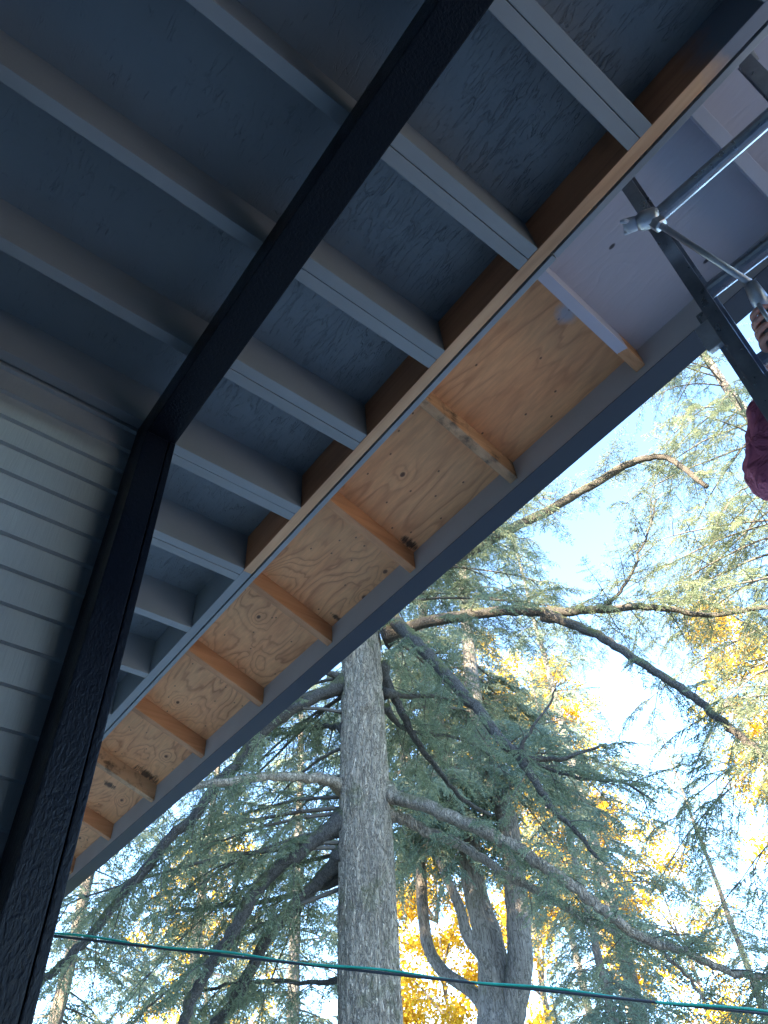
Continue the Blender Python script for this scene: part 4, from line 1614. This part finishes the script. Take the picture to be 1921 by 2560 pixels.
# ---- maples in yellow leaf, lit by the sun
def maple(base, H, R0, nleaf, seed, size=.16, zlo=.25):
    rg = np.random.default_rng(seed)
    t = empty('maple_tree', base)
    b = np.array(base, float)
    mb = MB()
    P = [b + np.array([rg.normal(0, .15), rg.normal(0, .15), H * .8 * i / 7]) * np.array([1 if i else 0, 1 if i else 0, 1]) for i in range(8)]
    mb.tube(catmull(P, 3), list(np.linspace(.22, .04, 22)), 10, wob=.08)
    ends = []
    for i in range(26):
        k = rg.integers(2, 8)
        a = rg.uniform(0, 2 * PI)
        q = P[k] + np.array([math.cos(a), math.sin(a), rg.uniform(.3, .9)]) * R0 * rg.uniform(.5, 1.0)
        m = (P[k] + q) / 2 + np.array([0, 0, .3])
        mb.tube(catmull([P[k], m, q], 3), list(np.linspace(.06, .012, 7)), 5)
        ends += [q, m]
    mb.build('trunk', M['bark_far'], t, smooth=True)
    cl = []
    for _ in range(90):
        th, u = rg.uniform(0, 2 * PI), rg.uniform(-1, 1)
        rr = R0 * rg.uniform(.35, 1.0)
        c = b + np.array([rr * math.cos(th) * math.sqrt(1 - u * u), rr * math.sin(th) * math.sqrt(1 - u * u), H * (zlo + (1 - zlo) * (u + 1) / 2)])
        cl.append((c, rg.uniform(.35, .9)))
    cl += [(e, rg.uniform(.4, .8)) for e in ends]
    wts = np.array([c[1] ** 2 for c in cl])
    pick = rg.choice(len(cl), nleaf, p=wts / wts.sum())
    C = np.array([cl[k][0] for k in pick]) - b
    S = np.array([cl[k][1] for k in pick])
    C = C + rg.normal(0, 1, (nleaf, 3)) * S[:, None] * np.array([.55, .55, .4])
    n1 = rg.normal(size=(nleaf, 3))
    n1 /= np.linalg.norm(n1, axis=1)[:, None]
    n2 = np.cross(n1, rg.normal(size=(nleaf, 3)))
    n2 /= np.linalg.norm(n2, axis=1)[:, None]
    sz = size * rg.uniform(.6, 1.2, nleaf)[:, None]
    quad = np.stack([C - n1 * sz * .5, C + n2 * sz * .45, C + n1 * sz * .6, C - n2 * sz * .45], 1).reshape(-1, 3)
    me = bpy.data.meshes.new('crown')
    me.vertices.add(len(quad))
    me.vertices.foreach_set('co', quad.ravel())
    me.loops.add(len(quad))
    me.loops.foreach_set('vertex_index', np.arange(len(quad), dtype=np.int32))
    me.polygons.add(nleaf)
    me.polygons.foreach_set('loop_start', (np.arange(nleaf) * 4).astype(np.int32))
    me.update(calc_edges=True)
    at = me.attributes.new('tint', 'FLOAT', 'POINT')
    ti = np.clip(np.array([.5] * nleaf) + rg.normal(0, .25, nleaf) + (pick % 7 - 3) * .06, 0, 1)
    at.data.foreach_set('value', np.repeat(ti, 4).astype(np.float32))
    me.materials.append(M['maple'])
    link('crown', me, t)
    return t


MAP = [((1110, 2400, 38), 17, 4.0, 24000, 1, 'yellow maple glowing between the thick trunk and the forked fir'),
       ((1330, 2300, 40), 31, 3.6, 26000, 2, 'tall yellow maple behind the forked fir, right of its stems'),
       ((1520, 2300, 41), 29, 2.8, 22000, 3, 'yellow maple behind the limbs, left of the open sky'),
       ((2015, 2000, 37), 27, 2.8, 20000, 4, 'bright yellow maple cut by the right edge of the photo'),
       ((530, 2300, 38), 19, 3.4, 12000, 5, 'yellow maple seen through boughs left of the thick trunk'),
       ((1690, 2300, 46), 20, 2.8, 10000, 6, 'smaller yellow maple below the open sky at right')]
for p, H, R0, nl, sd, lab in MAP:
    tag(maple(gpt(*p), H, R0, nl, sd, zlo=.42 if sd in (2, 3) else .25), lab, 'tree')


# ------------------------------------------------------------------ cables
def cable(name, a, b, sag, r, m, label, wob=0.0, ph=0.0):
    a, b = np.array(a, float), np.array(b, float)
    n = 90
    d = (b - a) / np.linalg.norm(b - a)
    s = np.cross(d, [0, 0, 1.0])
    u = np.cross(s, d)
    P = []
    for i in range(n + 1):
        t = i / n
        p = a + (b - a) * t - np.array([0, 0, sag * 4 * t * (1 - t)])
        p = p + wob * (math.cos(ph + t * 60) * s + math.sin(ph + t * 60) * u)
        P.append(p)
    mb = MB()
    mb.tube(P, r, 8)
    # eye bolt ends
    return tag(mb.build(name, m, None, smooth=True, loc=tuple(a)), label, 'cable')


ca, cb = W(125, 2331, 6.0), W(1921, 2521, 5.2)
dv = cb - ca
A0, B0 = ca - dv * .42, cb + dv * .75
cable('cable', A0, B0, .03, .0085, M['cable_black'], 'black cable running across the trees low in the photo, under the green one')
cable('cable', A0 + np.array([0, 0, .022]), B0 + np.array([0, 0, .006]), .035, .0075, M['cable_green'], 'shiny green cable twisted along the black cable across the trees', .008, .6)
